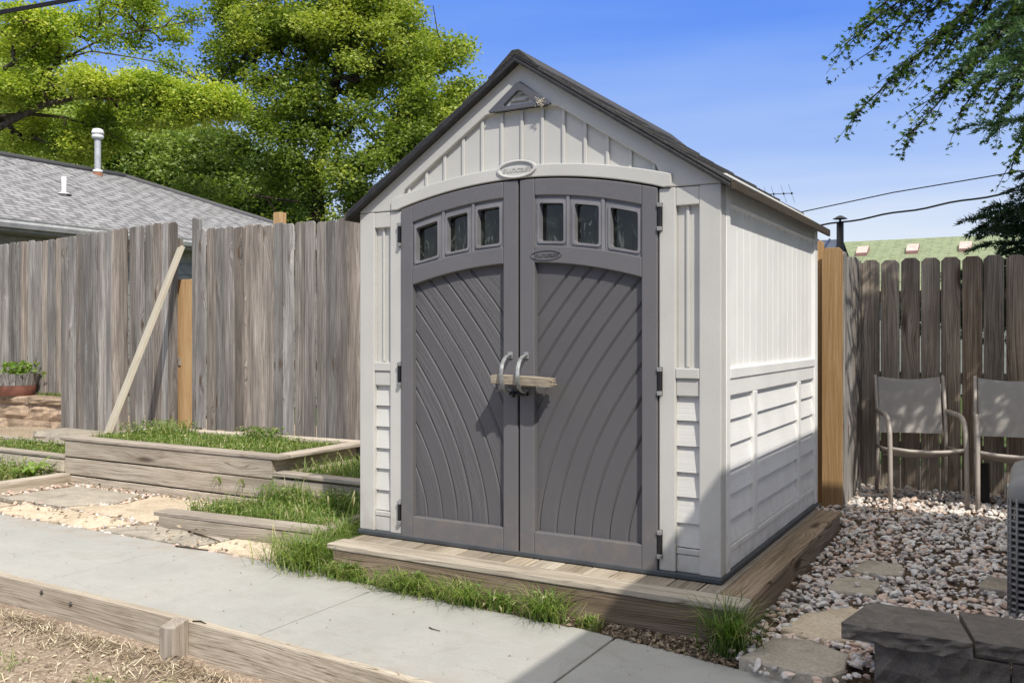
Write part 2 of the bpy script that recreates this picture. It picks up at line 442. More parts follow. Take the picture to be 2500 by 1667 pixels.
M['weed'] = leafmat('weed_leaves', (.06, .12, .02), (.15, .27, .045), (.28, .40, .08), .4, .45)
M['leaf_yellow'] = leafmat('yellow_green_leaves', (.16, .24, .04), (.43, .53, .065), (.74, .74, .13), .5)
M['leaf_green'] = leafmat('green_leaves', (.085, .14, .030), (.31, .40, .065), (.60, .63, .14), .5)
M['leaf_far'] = leafmat('far_leaves', (.09, .15, .04), (.25, .34, .08), (.46, .53, .15), .45)
M['leaf_maple'] = leafmat('maple_leaves', (.03, .06, .02), (.075, .135, .035), (.17, .26, .06), .45)  # leaf colour darkened to stand for foliage seen in shade
M['needle'] = leafmat('spruce_needles', (.035, .085, .03), (.10, .19, .07), (.20, .31, .13), .25)
M['needle_dark'] = leafmat('dark_needles', (.012, .03, .016), (.03, .065, .03), (.06, .11, .045), .2)
M['bark'] = plain('tree_bark', (.085, .068, .05), .95, .1, var=.45, scale=14, bump=.7, bscale=30)
M['bark_dark'] = plain('dark_bark', (.04, .032, .026), .95, .1, var=.4, scale=14, bump=.6, bscale=30)

def shingle(name, ca, cb, cm, w, h):
    g = NT(name); x, y, z = g.sep(g.attr('bco'))
    br = g.n.new('ShaderNodeTexBrick'); g.set(br.inputs['Vector'], g.comb(x, y, 0.))
    br.inputs['Scale'].default_value = 1.; br.inputs['Brick Width'].default_value = w; br.inputs['Row Height'].default_value = h
    br.inputs['Mortar Size'].default_value = h*.13; br.inputs['Mortar Smooth'].default_value = .3; br.inputs['Bias'].default_value = 0.
    g.set(br.inputs['Color1'], ca); g.set(br.inputs['Color2'], cb); g.set(br.inputs['Mortar'], cm)
    n = g.noise(g.comb(x, y, 0.), 3., 4.); n2 = g.noise(g.comb(x, y, 0.), 60., 3.)
    dash = g.noise(g.comb(g.math('MULTIPLY', x, 1./w*1.7), g.math('FLOOR', g.math('DIVIDE', y, h)), 0.), 1., 0.)
    c = g.mix(g.mr(dash, .50, .60, 0, .6), br.outputs[0], cm)
    c = g.mix(g.mr(n, .35, .65, .25, 0), c, cm); c = g.mix(g.mr(n2, .3, .7, .25, 0), c, cm)
    return g.done(c, .9, g.bump(n2, .3, .01), .15)
M['roof_grey'] = shingle('grey_shingles', (.41, .405, .41), (.32, .315, .32), (.12, .117, .12), .33, .14)
M['roof_green'] = shingle('green_shingles', (.30, .335, .20), (.265, .305, .18), (.18, .215, .13), .5, .16)
M['roof_blue'] = plain('blue_metal', (.085, .115, .17), .4, .5, .3, var=.25)
M['siding'] = plain('grey_green_siding', (.27, .28, .25), .7, .2)
M['siding_white'] = plain('white_siding', (.74, .735, .71), .7, .2)
M['white'] = plain('white_paint', (.78, .78, .75), .5, .3)
M['galv'] = plain('galvanised_metal', (.45, .46, .47), .5, .5, .2, var=.15)
M['rust'] = plain('rusty_metal', (.26, .12, .07), .8, .2)
M['ventred'] = plain('red_brown_metal', (.28, .16, .14), .6, .3)
M['ventpink'] = plain('pinkish_metal', (.55, .43, .38), .6, .3)
M['wire'] = plain('black_cable', (.015, .015, .018), .6, .3)
M['chair'] = plain('taupe_metal', (.40, .355, .31), .38, .5, var=.1)
def sling_mat():
    g = NT('mesh_fabric'); x, y, z = g.sep(g.attr('bco'))
    a = g.math('SINE', g.math('MULTIPLY', x, 900)); b = g.math('SINE', g.math('MULTIPLY', z, 900))
    h = g.math('ADD', a, b)
    c = g.mix(g.mr(h, -1., 1.), (.36, .335, .31), (.50, .47, .435))
    n = g.noise(g.attr('bco'), 14., 3.); c = g.mix(g.mr(n, .3, .7, .2, 0), c, (.22, .20, .175))
    return g.done(c, .8, g.bump(h, .3, .002), .2)
M['sling'] = sling_mat()
M['ac'] = plain('grey_enamel', (.215, .212, .208), .55, .3, var=.08)
M['ac_dark'] = plain('condenser_coil', (.02, .021, .022), .6, .3)
M['sticker'] = plain('rating_plate', (.5, .5, .46), .5, .3, var=.4, scale=120)
M['terracotta'] = plain('red_wood', (.14, .058, .04), .8, .2, var=.25, scale=12)
M['twig'] = plain('twig_bark', (.06, .045, .035), .9, .1)
M['fluff'] = plain('nest_fluff', (.62, .55, .42), .9, .1)
M['bolt'] = plain('bolt_metal', (.12, .11, .10), .5, .5, .5)

# ------------------------------------------------------------------ scatter helpers
def unit(n):
    v = rng.normal(size=(n, 3)); return v/np.linalg.norm(v, axis=1, keepdims=True)

def rhombs(cent, size, tint, up=.0, aspect=.55):
    """one four-cornered leaf per centre, random orientation leaning towards up"""
    n = len(cent); nrm = unit(n); nrm[:, 2] = np.abs(nrm[:, 2])+up
    nrm /= np.linalg.norm(nrm, axis=1, keepdims=True)
    a = unit(n); a -= nrm*np.sum(a*nrm, axis=1, keepdims=True); a /= np.linalg.norm(a, axis=1, keepdims=True)
    b = np.cross(nrm, a)
    s = np.asarray(size).reshape(-1, 1)*np.ones((n, 1))
    bend = nrm*s*.12
    v = np.stack([cent-a*s*.5, cent+b*s*.5*aspect+bend, cent+a*s*.5, cent-b*s*.5*aspect+bend], axis=1).reshape(-1, 3)
    f = np.arange(4*n).reshape(-1, 4)
    return v, f, np.repeat(tint, 4)

def blades(base, h, w, lean, tint, curl=.5):
    """curved tapering grass blades: 5 vertices, two triangles each as quads+tip"""
    n = len(base); an = rng.uniform(0, 2*PI, n)
    tint = np.where(rng.random(n) < .11, rng.uniform(.9, 1., n), np.minimum(tint, .84))
    d = np.stack([np.cos(an), np.sin(an), np.zeros(n)], 1); sd = np.stack([-np.sin(an), np.cos(an), np.zeros(n)], 1)
    # face of the blade turned at random
    h = h.reshape(-1, 1); w = np.asarray(w).reshape(-1, 1)*np.ones((n, 1)); lean = lean.reshape(-1, 1)
    z = np.array([[0, 0, 1.]])
    m1 = base+z*h*.45+d*h*lean*.22; m2 = base+z*h*.8+d*h*lean*.62; tip = base+z*h*(1-curl*lean*.35)+d*h*lean*1.1
    v = np.stack([base-sd*w*.5, base+sd*w*.5, m1+sd*w*.45, m1-sd*w*.45, m2+sd*w*.3, m2-sd*w*.3, tip+sd*w*.04, tip-sd*w*.04], 1).reshape(-1, 3)
    i = np.arange(n).reshape(-1, 1)*8
    f = np.concatenate([i+np.array([[0, 1, 2, 3]]), i+np.array([[3, 2, 4, 5]]), i+np.array([[5, 4, 6, 7]])], 0)
    return v, f, np.repeat(tint, 8)

def merge(parts):
    vs = []; fs = []; ts = []; n = 0
    for v, f, t in parts:
        vs.append(v); fs.append(f+n); ts.append(t); n += len(v)
    return np.concatenate(vs), np.concatenate(fs), np.concatenate(ts)

def in_poly(n, poly):
    """n random points in an x-y polygon"""
    p = np.array(poly); lo = p.min(0); hi = p.max(0); out = []
    tot = 0
    while tot < n:
        q = rng.uniform(lo, hi, (n*2, 2)); ins = np.zeros(len(q), bool); j = len(p)-1
        for i in range(len(p)):
            c = ((p[i, 1] > q[:, 1]) != (p[j, 1] > q[:, 1])) & (q[:, 0] < (p[j, 0]-p[i, 0])*(q[:, 1]-p[i, 1])/(p[j, 1]-p[i, 1]+1e-12)+p[i, 0])
            ins ^= c; j = i
        out.append(q[ins]); tot += ins.sum()
    return np.concatenate(out)[:n]

def inside(q, poly):
    p = np.array(poly); ins = np.zeros(len(q), bool); j = len(p)-1
    for i in range(len(p)):
        c = ((p[i, 1] > q[:, 1]) != (p[j, 1] > q[:, 1])) & (q[:, 0] < (p[j, 0]-p[i, 0])*(q[:, 1]-p[i, 1])/(p[j, 1]-p[i, 1]+1e-12)+p[i, 0])
        ins ^= c; j = i
    return ins

def ico(sub=1):
    bm = bmesh.new(); bmesh.ops.create_icosphere(bm, subdivisions=sub, radius=1.)
    v = np.array([x.co[:] for x in bm.verts]); f = np.array([[x.index for x in q.verts] for q in bm.faces]); bm.free()
    return v, f
ICO_V, ICO_F = ico(1)

def stones(xyz, size, tint, flat=.62):
    n = len(xyz); k = len(ICO_V)
    vs = []
    variants = []
    for q in range(10):
        r = 1+rng.uniform(-.3, .25, (k, 1)); v = ICO_V*r
        # chop with a few planes for an angular look
        for _ in range(6):
            nn = unit(1)[0]; d = v@nn; c = rng.uniform(.55, .8); v = v-np.clip(d-c, 0, None)[:, None]*nn
        variants.append(v)
    var = np.stack(variants)[rng.integers(0, 10, n)]
    sx = size*rng.uniform(.75, 1.35, n); sy = size*rng.uniform(.65, 1.1, n); sz = size*flat*rng.uniform(.7, 1.2, n)
    var = var*np.stack([sx, sy, sz], 1)[:, None, :]
    an = rng.uniform(0, 2*PI, n); c, s = np.cos(an), np.sin(an)
    ti = rng.normal(0, .35, n); ct, st = np.cos(ti), np.sin(ti)
    x, y, z = var[..., 0], var[..., 1], var[..., 2]
    x, z = x*ct[:, None]-z*st[:, None], x*st[:, None]+z*ct[:, None]
    X = x*c[:, None]-y*s[:, None]; Y = x*s[:, None]+y*c[:, None]
    v = np.stack([X, Y, z], 2)+xyz[:, None, :]
    f = (ICO_F[None]+np.arange(n)[:, None, None]*k).reshape(-1, 3)
    return v.reshape(-1, 3), f, np.repeat(tint, k)

# ------------------------------------------------------------------ camera, light, sky
cam = bpy.data.cameras.new('camera'); co = bpy.data.objects.new('camera', cam); col.objects.link(co)
F_PX = 2191.35
cam.sensor_width = 36; cam.lens = 36*F_PX/2500
cam.shift_y = -(833.5-815.24)/2500
cam.clip_end = 2000; cam.clip_start = .05
co.location = (1.2185, -4.031, 1.1415); co.rotation_euler = (PI/2, 0, .5229)
sc.camera = co

S = Vector((1.08, -.90, 1.53)).normalized()
sun = bpy.data.lights.new('sun', 'SUN'); sun.energy = 4.3; sun.angle = math.radians(.53); sun.color = (1., .95, .865)
so = bpy.data.objects.new('sun', sun); col.objects.link(so)
so.rotation_euler = S.to_track_quat('Z', 'Y').to_euler(); so.location = (6, -6, 9)
w = bpy.data.worlds.new('World'); sc.world = w; w.use_nodes = True
nt = w.node_tree; bg = nt.nodes['Background']
sky = nt.nodes.new('ShaderNodeTexSky'); sky.sky_type = 'NISHITA'; sky.sun_disc = False
sky.sun_elevation = math.asin(S.z); sky.sun_rotation = math.atan2(S.x, S.y)
sky.air_density = 1.; sky.dust_density = .6; sky.ozone_density = 2.
# clear sky that pales towards the horizon: the Sky Texture graded by elevation; above view an added bright zenith fills the shade
hs = nt.nodes.new('ShaderNodeHueSaturation'); hs.inputs['Saturation'].default_value = 1.1; nt.links.new(sky.outputs[0], hs.inputs['Color'])
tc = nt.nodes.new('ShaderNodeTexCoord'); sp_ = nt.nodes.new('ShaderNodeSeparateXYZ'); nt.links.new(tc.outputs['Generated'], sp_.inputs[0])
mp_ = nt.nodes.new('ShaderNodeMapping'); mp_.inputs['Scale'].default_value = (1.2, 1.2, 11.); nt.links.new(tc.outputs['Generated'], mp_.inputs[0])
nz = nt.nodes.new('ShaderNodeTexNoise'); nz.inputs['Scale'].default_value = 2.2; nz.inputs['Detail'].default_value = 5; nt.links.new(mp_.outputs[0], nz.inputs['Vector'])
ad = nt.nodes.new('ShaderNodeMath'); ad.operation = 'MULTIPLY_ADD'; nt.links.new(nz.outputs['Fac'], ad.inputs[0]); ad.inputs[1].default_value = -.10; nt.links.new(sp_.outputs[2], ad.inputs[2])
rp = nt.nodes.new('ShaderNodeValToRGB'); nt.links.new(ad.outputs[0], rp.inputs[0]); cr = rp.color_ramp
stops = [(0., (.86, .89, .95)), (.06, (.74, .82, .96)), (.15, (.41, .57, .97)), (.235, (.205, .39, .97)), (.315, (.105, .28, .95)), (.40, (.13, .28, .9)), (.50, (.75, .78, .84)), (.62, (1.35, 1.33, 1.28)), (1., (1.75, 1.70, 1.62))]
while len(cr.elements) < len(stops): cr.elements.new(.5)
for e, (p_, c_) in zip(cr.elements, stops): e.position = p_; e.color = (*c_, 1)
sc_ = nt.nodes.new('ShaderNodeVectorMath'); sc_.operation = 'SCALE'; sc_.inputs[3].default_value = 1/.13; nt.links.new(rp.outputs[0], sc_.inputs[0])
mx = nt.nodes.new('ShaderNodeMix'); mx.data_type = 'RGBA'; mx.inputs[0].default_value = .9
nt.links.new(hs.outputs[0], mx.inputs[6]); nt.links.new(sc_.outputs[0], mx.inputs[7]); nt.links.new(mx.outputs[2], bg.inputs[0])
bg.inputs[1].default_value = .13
sc.view_settings.view_transform = 'Standard'; sc.view_settings.look = 'None'; sc.view_settings.exposure = 0
sc.render.engine = 'CYCLES'
sc.cycles.use_denoising = True
sc.cycles.max_bounces = 6; sc.cycles.transparent_max_bounces = 6

# ------------------------------------------------------------------ ground
WZ = -.18
def walk_far(x):
    xs = [-14, -5.3, -3.5, -2.45, -1.71, -.48, 0., .45, 1.2, 4.]; ys = [-.2, -.20, -.196, -.222, -.305, -.388, -.465, -.56, -.66, -.9]
    return float(np.interp(x, xs, ys))
def walk_near(x):
    xs = [-14, -4.5, -3.65, -2.3, -1.14, 0., 1.2, 4.]; ys = [-1.15, -1.165, -1.178, -1.197, -1.25, -1.33, -1.46, -1.8]
    return float(np.interp(x, xs, ys))

g = MB(); g.face([(-300, -300, -.42), (300, -300, -.42), (300, 300, -.42), (-300, 300, -.42)])
tag(g.build('ground', M['lawn']), kind='structure')
# front yard: gently uneven bare soil with mulch
nx, ny = 90, 50; vs = []; fs = []
for j in range(ny+1):
    for i in range(nx+1):
        x = -7+10*i/nx; y = -5.5+4.32*j/ny
        z = -.360+.02*mnoise.noise((x*1.3, y*1.3, 0))+.012*mnoise.noise((x*6, y*6, 1))
        if y > -1.45: z += .035*(y+1.45)/.27
        vs.append((x, y, z))
for j in range(ny):
    for i in range(nx):
        a = j*(nx+1)+i; fs.append((a, a+1, a+nx+2, a+nx+1))
fy = raw('front_yard', vs, fs, M['mulch'], smooth=True); tag(fy, kind='structure')
def yard_z(x, y):
    z = -.360+.02*mnoise.noise((x*1.3, y*1.3, 0))+.012*mnoise.noise((x*6, y*6, 1))
    return z+(.035*(y+1.45)/.27 if y > -1.45 else 0)
# raised terrace that carries the walk, beds, deck and gravel
g = MB()
xs = [-14, -9, -5.3, -3.5, -2.3, -1.14, 0, 1.2, 4]
for a, b in zip(xs[:-1], xs[1:]):
    g.face([(a, walk_near(a)+.035, -.215), (b, walk_near(b)+.035, -.215), (b, 6, -.215), (a, 6, -.215)])
    g.face([(a, walk_near(a)+.02, -.42), (b, walk_near(b)+.02, -.42), (b, walk_near(b)+.02, -.215), (a, walk_near(a)+.02, -.215)])
tag(g.build('terrace_soil', M['sand']), kind='structure')
# soil strip between the walk and the deck
g = MB()
for i in range(22):
    a = -2.62+i*.128; b = a+.128
    g.face([(a, walk_far(a)-.02, -.188), (b, walk_far(b)-.02, -.188), (b, -.2, -.184), (a, -.2, -.184)])
tag(g.build('soil_strip', M['soil']), kind='structure')

# concrete walk: slabs with tooled joints
g = MB(); J = [-12, -8.3, -6.6, -4.96, -3.365, -1.72, -.345, 1.05, 4.]
for a, b in zip(J[:-1], J[1:]):
    gap = .006 if abs(b+.345) < .01 or abs(a+.345) < .01 else .0035
    a0, b0 = a+gap, b-gap
    n = 8; X = [a0+(b0-a0)*i/n for i in range(n+1)]
    vs = []; fs = []
    rows = 5
    for x in X:
        fa = walk_far(x)+.006*mnoise.noise((x*7, 3, 0)); ne = walk_near(x)+.041
        for r in range(rows+1): vs.append((x, ne+(fa-ne)*r/rows, WZ))
    k = rows+1
    for i in range(n):
        for r in range(rows): fs.append((i*k+r, (i+1)*k+r, (i+1)*k+r+1, i*k+r+1))
    base = len(vs)
    per = [i*k for i in range(n+1)]+[n*k+r for r in range(1, k)]+[i*k+rows for i in range(n-1, -1, -1)]+[r for r in range(rows-1, 0, -1)]
    low = [(vs[q][0], vs[q][1], WZ-.06) for q in per]; vs += low
    for i in range(len(per)):
        j = (i+1) % len(per); fs.append((per[i], base+i, base+j, per[j]))
    g.mesh(vs, fs)
walk = g.build('walk', M['concrete'], None, .004, 2); tag(walk, kind='structure')
g = MB()
for a, b in zip(xs[:-1], xs[1:]):
    g.face([(a, walk_near(a)+.045, WZ-.010), (b, walk_near(b)+.045, WZ-.010), (b, walk_far(b)-.012, WZ-.010), (a, walk_far(a)-.012, WZ-.010)])
tag(g.build('walk_joint_fill', M['concrete']), kind='structure')

# timber edging along the near side of the walk
t = empty('timber_edging', (-2.3, -1.22, -.33), 'long weathered timber edging board holding the near side of the concrete walk', 'edging')
g = MB(); X = [-7, -6, -5, -4.3, -3.65, -3., -2.6, -2.3, -1.95, -1.6, -1.3, -1.0, -.7, -.3, .1, .6, 1.2]
o = (3.2, 1.1, 7.); vs = []; bs = []; fs = []
for x in X:
    y = walk_near(x); top = WZ+.006+.003*mnoise.noise((x*3, 0, 0))
    sec = [(y, -.45), (y+.001, top-.005), (y+.007, top), (y+.038, top), (y+.039, -.45)]
    for q, (yy, zz) in enumerate(sec):
        vs.append((x, yy, zz)); bs.append((zz+o[0]+(.0 if q < 2 else .2+yy), yy+o[1], x+o[2]))
for i in range(len(X)-1):
    for q in range(4): fs.append((i*5+q, (i+1)*5+q, (i+1)*5+q+1, i*5+q+1))
g.mesh(vs, fs, bs, .35)
g.build('board', M['bed'], t)
g = MB()
vs = [(-2.222, -1.292, -.50), (-2.126, -1.290, -.50), (-2.122, -1.204, -.50), (-2.220, -1.203, -.50), (-2.218, -1.290, -.192), (-2.128, -1.287, -.186), (-2.122, -1.204, -.160), (-2.216, -1.203, -.166)]
g.mesh(vs, [(0, 3, 2, 1), (4, 5, 6, 7), (0, 1, 5, 4), (1, 2, 6, 5), (2, 3, 7, 6), (3, 0, 4, 7)], [(v[0]*1+v[1]+4, v[1], v[2]+5) for v in vs], .3)
g.build('stake', M['cap'], t, .005)
for bx, bz in ((-3.27, -.212), (-3.02, -.235)):
    g = MB()
    y = walk_near(bx)-.0005
    g.tube([(bx, y, bz), (bx, y-.004, bz)], [.013, .011], 10, .5); g.tube([(bx, y-.004, bz), (bx, y-.008, bz)], .007, 6, .5)
    g.build('bolt', M['bolt'], t)

# ------------------------------------------------------------------ shed
shed = empty('garden_shed', (-1.05, 1.08, 0), 'cream plastic garden shed with arched dark grey double doors on the timber deck', 'shed')
XC = -1.058; SL = .659; AP = 2.534; SEAM = 1.832; DEP = 2.15
def zu(x): return AP-SL*abs(x-XC)           # underside of the roof
def arch(d): return 2.006-.112*(d/.82)**2   # upper edge of the header
def dtop(d): return 1.936-.102*(d/.757)**2  # top of the doors
g = MB(); g.box(-2.118, .006, -.016, DEP+.010, 0, .026, 'x', .5); g.build('base', M['base'], shed, .006)

# front wall -------------------------------------------------------------
W_ = MB(); V_ = MB(); H_ = MB()
for sgn in (-1, 1):
    H_ = MB()
    def bx(d0, d1): a, b = XC+sgn*d0, XC+sgn*d1; return (min(a, b), max(a, b))
    x0, x1 = bx(.952, 1.056); W_.box(x0, x1, 0, .08, .026, SEAM-.002, 'z', .5)         # corner post
    x0, x1 = bx(.757, .838); W_.box(x0, x1, -.001, .06, .026, SEAM-.003, 'z', .5)     # door stile
    x0, x1 = bx(.838, .952)
    V_.box(x0, x1, .030, .06, .98, 1.80, 'z', .5)                               # upper recessed panel
    m = (x0+x1)/2-.004
    V_.prism([(m-.008, .985), (m+.008, .985), (m+.008, 1.742), (m-.008, 1.742)], .018, .0305, .5)
    W_.box(x0, x1, .003, .05, 1.742, SEAM-.004, 'x', .5)                         # board over the panel
    W_.box(x0, x1-.0, -.002 if sgn > 0 else .002, .05, .932, .982, 'x', .5)             # band
    W_.box(x0, x1, .010, .05, .850, .930, 'x', .5)
    zs = [.850, .733, .614, .491, .376, .254, .141]
    for a, b in zip(zs[:-1], zs[1:]):                                            # lap siding
        vs = [(x0, .034, a-.001), (x1, .034, a-.001), (x1, .018, b+.003), (x0, .018, b+.003), (x1, .034, b+.003), (x0, .034, b+.003)]
        H_.mesh(vs, [(0, 3, 2, 1), (3, 5, 4, 2)])
    W_.box(x0, x1, .010, .05, .110, .139, 'x', .5)
    W_.box(x0, x1, .014, .05, .026, .108, 'x', .5)
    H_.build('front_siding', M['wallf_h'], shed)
# gable field
n = 30; X = [XC-1.05+2.1*i/n for i in range(n+1)]
V_.strip([XC-.86+1.72*i/40 for i in range(41)], lambda x: max(1.86, arch(x-XC)-.06), lambda x: max(1.90, zu(x)-.05), .030, .05)
for x in [XC+(i-6)*.1206 for i in range(13)]:
    lo = arch(x-XC)-.02; hi = zu(x)-.07
    if hi-lo > .05: V_.prism([(x-.009, lo), (x+.009, lo), (x+.009, hi), (x-.009, hi)], .017, .0305, .5)
# gable trim (rake boards) and header
for sgn in (-1, 1):
    X = [XC+sgn*1.056*i/20 for i in range(21)]
    W_.strip(X, lambda x: max(SEAM, min(zu(x)-.102, 2.30) if abs(x-XC) < .19 else (SEAM if abs(x-XC) > .79 else zu(x)-.102)), lambda x: zu(x)+.012, 0.001, .045)
X = [XC-.822+1.644*i/40 for i in range(41)]
W_.strip(X, lambda x: dtop(x-XC)+.006 if abs(x-XC) < .759 else SEAM, lambda x: arch(x-XC), -.016, .04)
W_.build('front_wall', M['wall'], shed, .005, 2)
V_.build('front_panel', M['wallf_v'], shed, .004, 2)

# vent in the gable
vt = MB()
va = (XC, 2.446); vl = (-1.250, 2.300); vr = (-.866, 2.300)
def tri(k, cz=2.345):
    return [(XC+(p[0]-XC)*k, cz+(p[1]-cz)*k) for p in (vl, vr, va)]
def rtri(k, r=.012):
    p = tri(k); out = []
    for i in range(3):
        a, b, c = Vector(p[i-1]), Vector(p[i]), Vector(p[(i+1) % 3])
        u = (a-b).normalized(); v = (c-b).normalized()
        for q in (0, .5, 1): out.append(tuple(b+u*r*(1-q)+v*r*q))
    return out
vt.ring(rtri(1.), rtri(.52), -.016, .02); vo = vt.build('gable_vent', M['vent'], shed, .004)
g = MB()
for zz in (2.325, 2.352, 2.379):
    hw = (2.408-zz)/.118*.115
    g.mesh([(XC-hw, -.010, zz-.012), (XC+hw, -.010, zz-.012), (XC+hw*.85, .014, zz+.010), (XC-hw*.85, .014, zz+.010)], [(0, 1, 2, 3)])
g.build('louvre', M['vent'], vo)
g = MB(); g.prism(tri(.56), .022, .028); g.build('backing', M['gap'], vo)
g = MB()
for i in range(34):
    c = Vector((-.925+random.gauss(0, .012), -.026+random.uniform(-.008, .006), 2.318+random.gauss(0, .013)))
    d = Vector((random.gauss(0, 1), random.gauss(0, .4), random.gauss(0, 1))).normalized()*random.uniform(.006, .014)
    g.tube([c-d*.5, c+d*.5], .0016, 4)
fl = g.build('dried_fluff', M['fluff']); tag(fl, 'clump of pale dried fluff stuck on the right corner of the gable vent', 'fluff')

# badges with raised lettering
def ell(cx, cz, a, b, n=40): return [(cx+a*math.cos(2*PI*i/n), cz+b*math.sin(2*PI*i/n)) for i in range(n)]
def lettering(name, txt, size, cx, y, cz, mat, parent, ext=.0012, sx=1.25):
    cu = bpy.data.curves.new('lettering', 'FONT'); cu.body = txt; cu.size = size; cu.shear = .25; cu.extrude = ext
    cu.align_x = 'CENTER'; cu.align_y = 'CENTER'; cu.offset = size*.012
    tmp = bpy.data.objects.new('tmp_text', cu); col.objects.link(tmp)
    dg = bpy.context.evaluated_depsgraph_get(); me = bpy.data.meshes.new_from_object(tmp.evaluated_get(dg))
    bpy.data.objects.remove(tmp)
    me.materials.clear(); me.materials.append(mat); me.name = name
    me.transform(Matrix.Diagonal((sx, 1, 1, 1)))
    me.transform(Matrix.Rotation(PI/2, 4, 'X')); me.transform(Matrix.Translation((cx, y, cz)))
    o = bpy.data.objects.new(name, me); col.objects.link(o); o.parent = parent; o.matrix_parent_inverse = parent.matrix_world.inverted()
    return o
g = MB(); g.ring(ell(-1.068, 1.989, .117, .047), ell(-1.068, 1.989, .098, .036), -.026, .0, -.014)
g.prism(ell(-1.068, 1.989, .0985, .0365), -.0145, .0)
bd = g.build('name_badge', M['badge_light'], shed, .004); bd['label'] = 'cream oval badge on the arched header'
lettering('badge_letters', 'suncast', .043, -1.068, -.0165, 1.987, M['badge_pale_text'], bd, .002, 1.35)

# doors ---------------------------------------------------------------------
def rquad(pts, r, k=4):
    """rounded outline of a 4-corner polygon"""
    out = []
    for i in range(4):
        a, b, c = Vector(pts[i-1]), Vector(pts[i]), Vector(pts[(i+1) % 4])
        u = (a-b).normalized(); v = (c-b).normalized()
        p0 = b+u*r; p1 = b+v*r
        for q in range(k+1):
            s = q/k; out.append(tuple(p0*(1-s)**2+b*2*s*(1-s)+p1*s**2))
    return out
ZK = [(.083, .285), (.183, .523), (.279, .711), (.375, .874), (.473, 1.027), (.571, 1.164), (.669, 1.29), (.767, 1.41), (.865, 1.52), (.963, 1.62), (1.06, 1.72)]
XB = .597   # |dx| of the first groove at the panel foot, counted inward from the outer edge
def door(sgn, name, lbl):
    D = empty_child(name, shed); D['label'] = lbl
    fr = MB(); fv = MB()
    P = lambda d: XC+sgn*d
    def S(d0, d1, n=14): return sorted([P(d0+(d1-d0)*i/n) for i in range(n+1)])
    dd = lambda x: abs(x-XC)
    tp = lambda x: dtop(x-XC)-.003
    ptop = lambda d: 1.507-.095*(d/.672)**2
    wt = lambda d: 1.848-.09*(d/.668)**2
    wb = lambda d: 1.593-.084*(d/.668)**2
    y0, y1 = -.014, .04
    for a_, b_ in ((.006, .092), (.674, .752)):
        fv = MB(); fv.strip(S(a_, b_, 4), lambda x: .014, tp, y0, y1); fv.build('door_stile', M['door_v'], D, .005)
    for lo_, hi_ in ((lambda x: .014, lambda x: .136), (lambda x: ptop(dd(x)), lambda x: wb(dd(x))), (lambda x: wt(dd(x)), tp)):
        fr = MB(); fr.strip(S(.092, .674), lo_, hi_, y0, y1, .5, 0, 'x'); fr.build('door_rail', M['door'], D, .005)
    # back of the leaf so that no light leaks through
    g = MB(); g.strip(S(.01, .75, 12), lambda x: .02, lambda x: tp(x)-.01, .0405, .046); g.build('door_back', M['gap'], D)
    # curved plank panel
    pm = MB(); rows = 56; lo, hi = .10, 1.54
    # groove x positions as |dx|-from-outer-edge functions
    def gx(k, z):
        Dk, Zk = ZK[k]; xb = .691-.015-Dk   # |d| at the foot
        h = max(0., z-.136)
        return xb+Dk*(h/Zk)**1.75
    gwid = .0085
    zs = [lo+(hi-lo)*i/rows for i in range(rows+1)]
    edges = []      # list of columns: (d function, depth, plank id)
    K = len(ZK)
    def colset(k):  # outer side of plank k .. inner
        return k
    flatY, deepY = .0195, .0300
    cols = [(lambda z: 5., flatY, -1)]
    cols = []
    for k in range(K):
        cols.append((k, +1, flatY)); cols.append((k, 0, deepY)); cols.append((k, -1, flatY))
    grid = []
    for z in zs:
        row = [.70]
        for k, side, yy in cols:
            x = gx(k, z)
            sl = abs(gx(k, z+.01)-x)/.01
            wd_ = .0125 if side == -sgn else .004
            row.append(x+side*wd_*math.sqrt(1+sl*sl))
        row.append(.06)
        row = [min(.70, max(.06, q)) for q in row]
        grid.append(row)
    ys = [flatY]+[c[2] for c in cols]+[flatY]
    nc = len(ys)
    for c in range(nc-1):
        plank = (c+2)//3
        tn = [.9, .8, .2, .85, .75, .25, .9, .8, .3, .8, .9, .7][plank % 12]
        if sgn > 0: tn *= .53
        vs = []; bs = []; fs = []
        for r, z in enumerate(zs):
            for q in (c, c+1):
                d = grid[r][q]; vs.append((P(d), ys[q], z))
                ref = gx(min(plank, K-1), z)
                bs.append((d-ref+plank*.37, 0, z+plank*3.1))
        for r in range(rows):
            if abs(vs[2*r][0]-vs[2*r+1][0]) < 1e-6 and abs(vs[2*r+2][0]-vs[2*r+3][0]) < 1e-6: continue
            fs.append((2*r, 2*r+1, 2*r+3, 2*r+2))
        pm.mesh(vs, fs, bs, tn)
    pm.build('plank_panel', M['plank'], D)
    # windows
    wp = MB()
    wp.strip(S(.086, .676), lambda x: wb(dd(x))-.004, lambda x: wt(dd(x))+.004, .004, .03)
    wins = [(.118, .255, .084, .270), (.316, .448, .290, .461), (.510, .653, .482, .671)]
    fm = MB()
    for (a, b, c, e) in wins:
        inn = [(P(a), wb(a)+.024), (P(b), wb(b)+.024), (P(b), wt(b)-.038), (P(a), wt(a)-.038)]
        out = [(P(c), wb(c)+.002), (P(e), wb(e)+.002), (P(e), wt(e)-.010), (P(c), wt(c)-.010)]
        mid = [(P(a-.012), wb(a)+.012), (P(b+.012), wb(b)+.012), (P(b+.012), wt(b)-.024), (P(a-.012), wt(a)-.024)]
        fm.ring(rquad(out, .006), rquad(mid, .016), -.002, .02)
        fm.ring(rquad(mid, .016), rquad(inn, .013), -.0085, .0, .034)
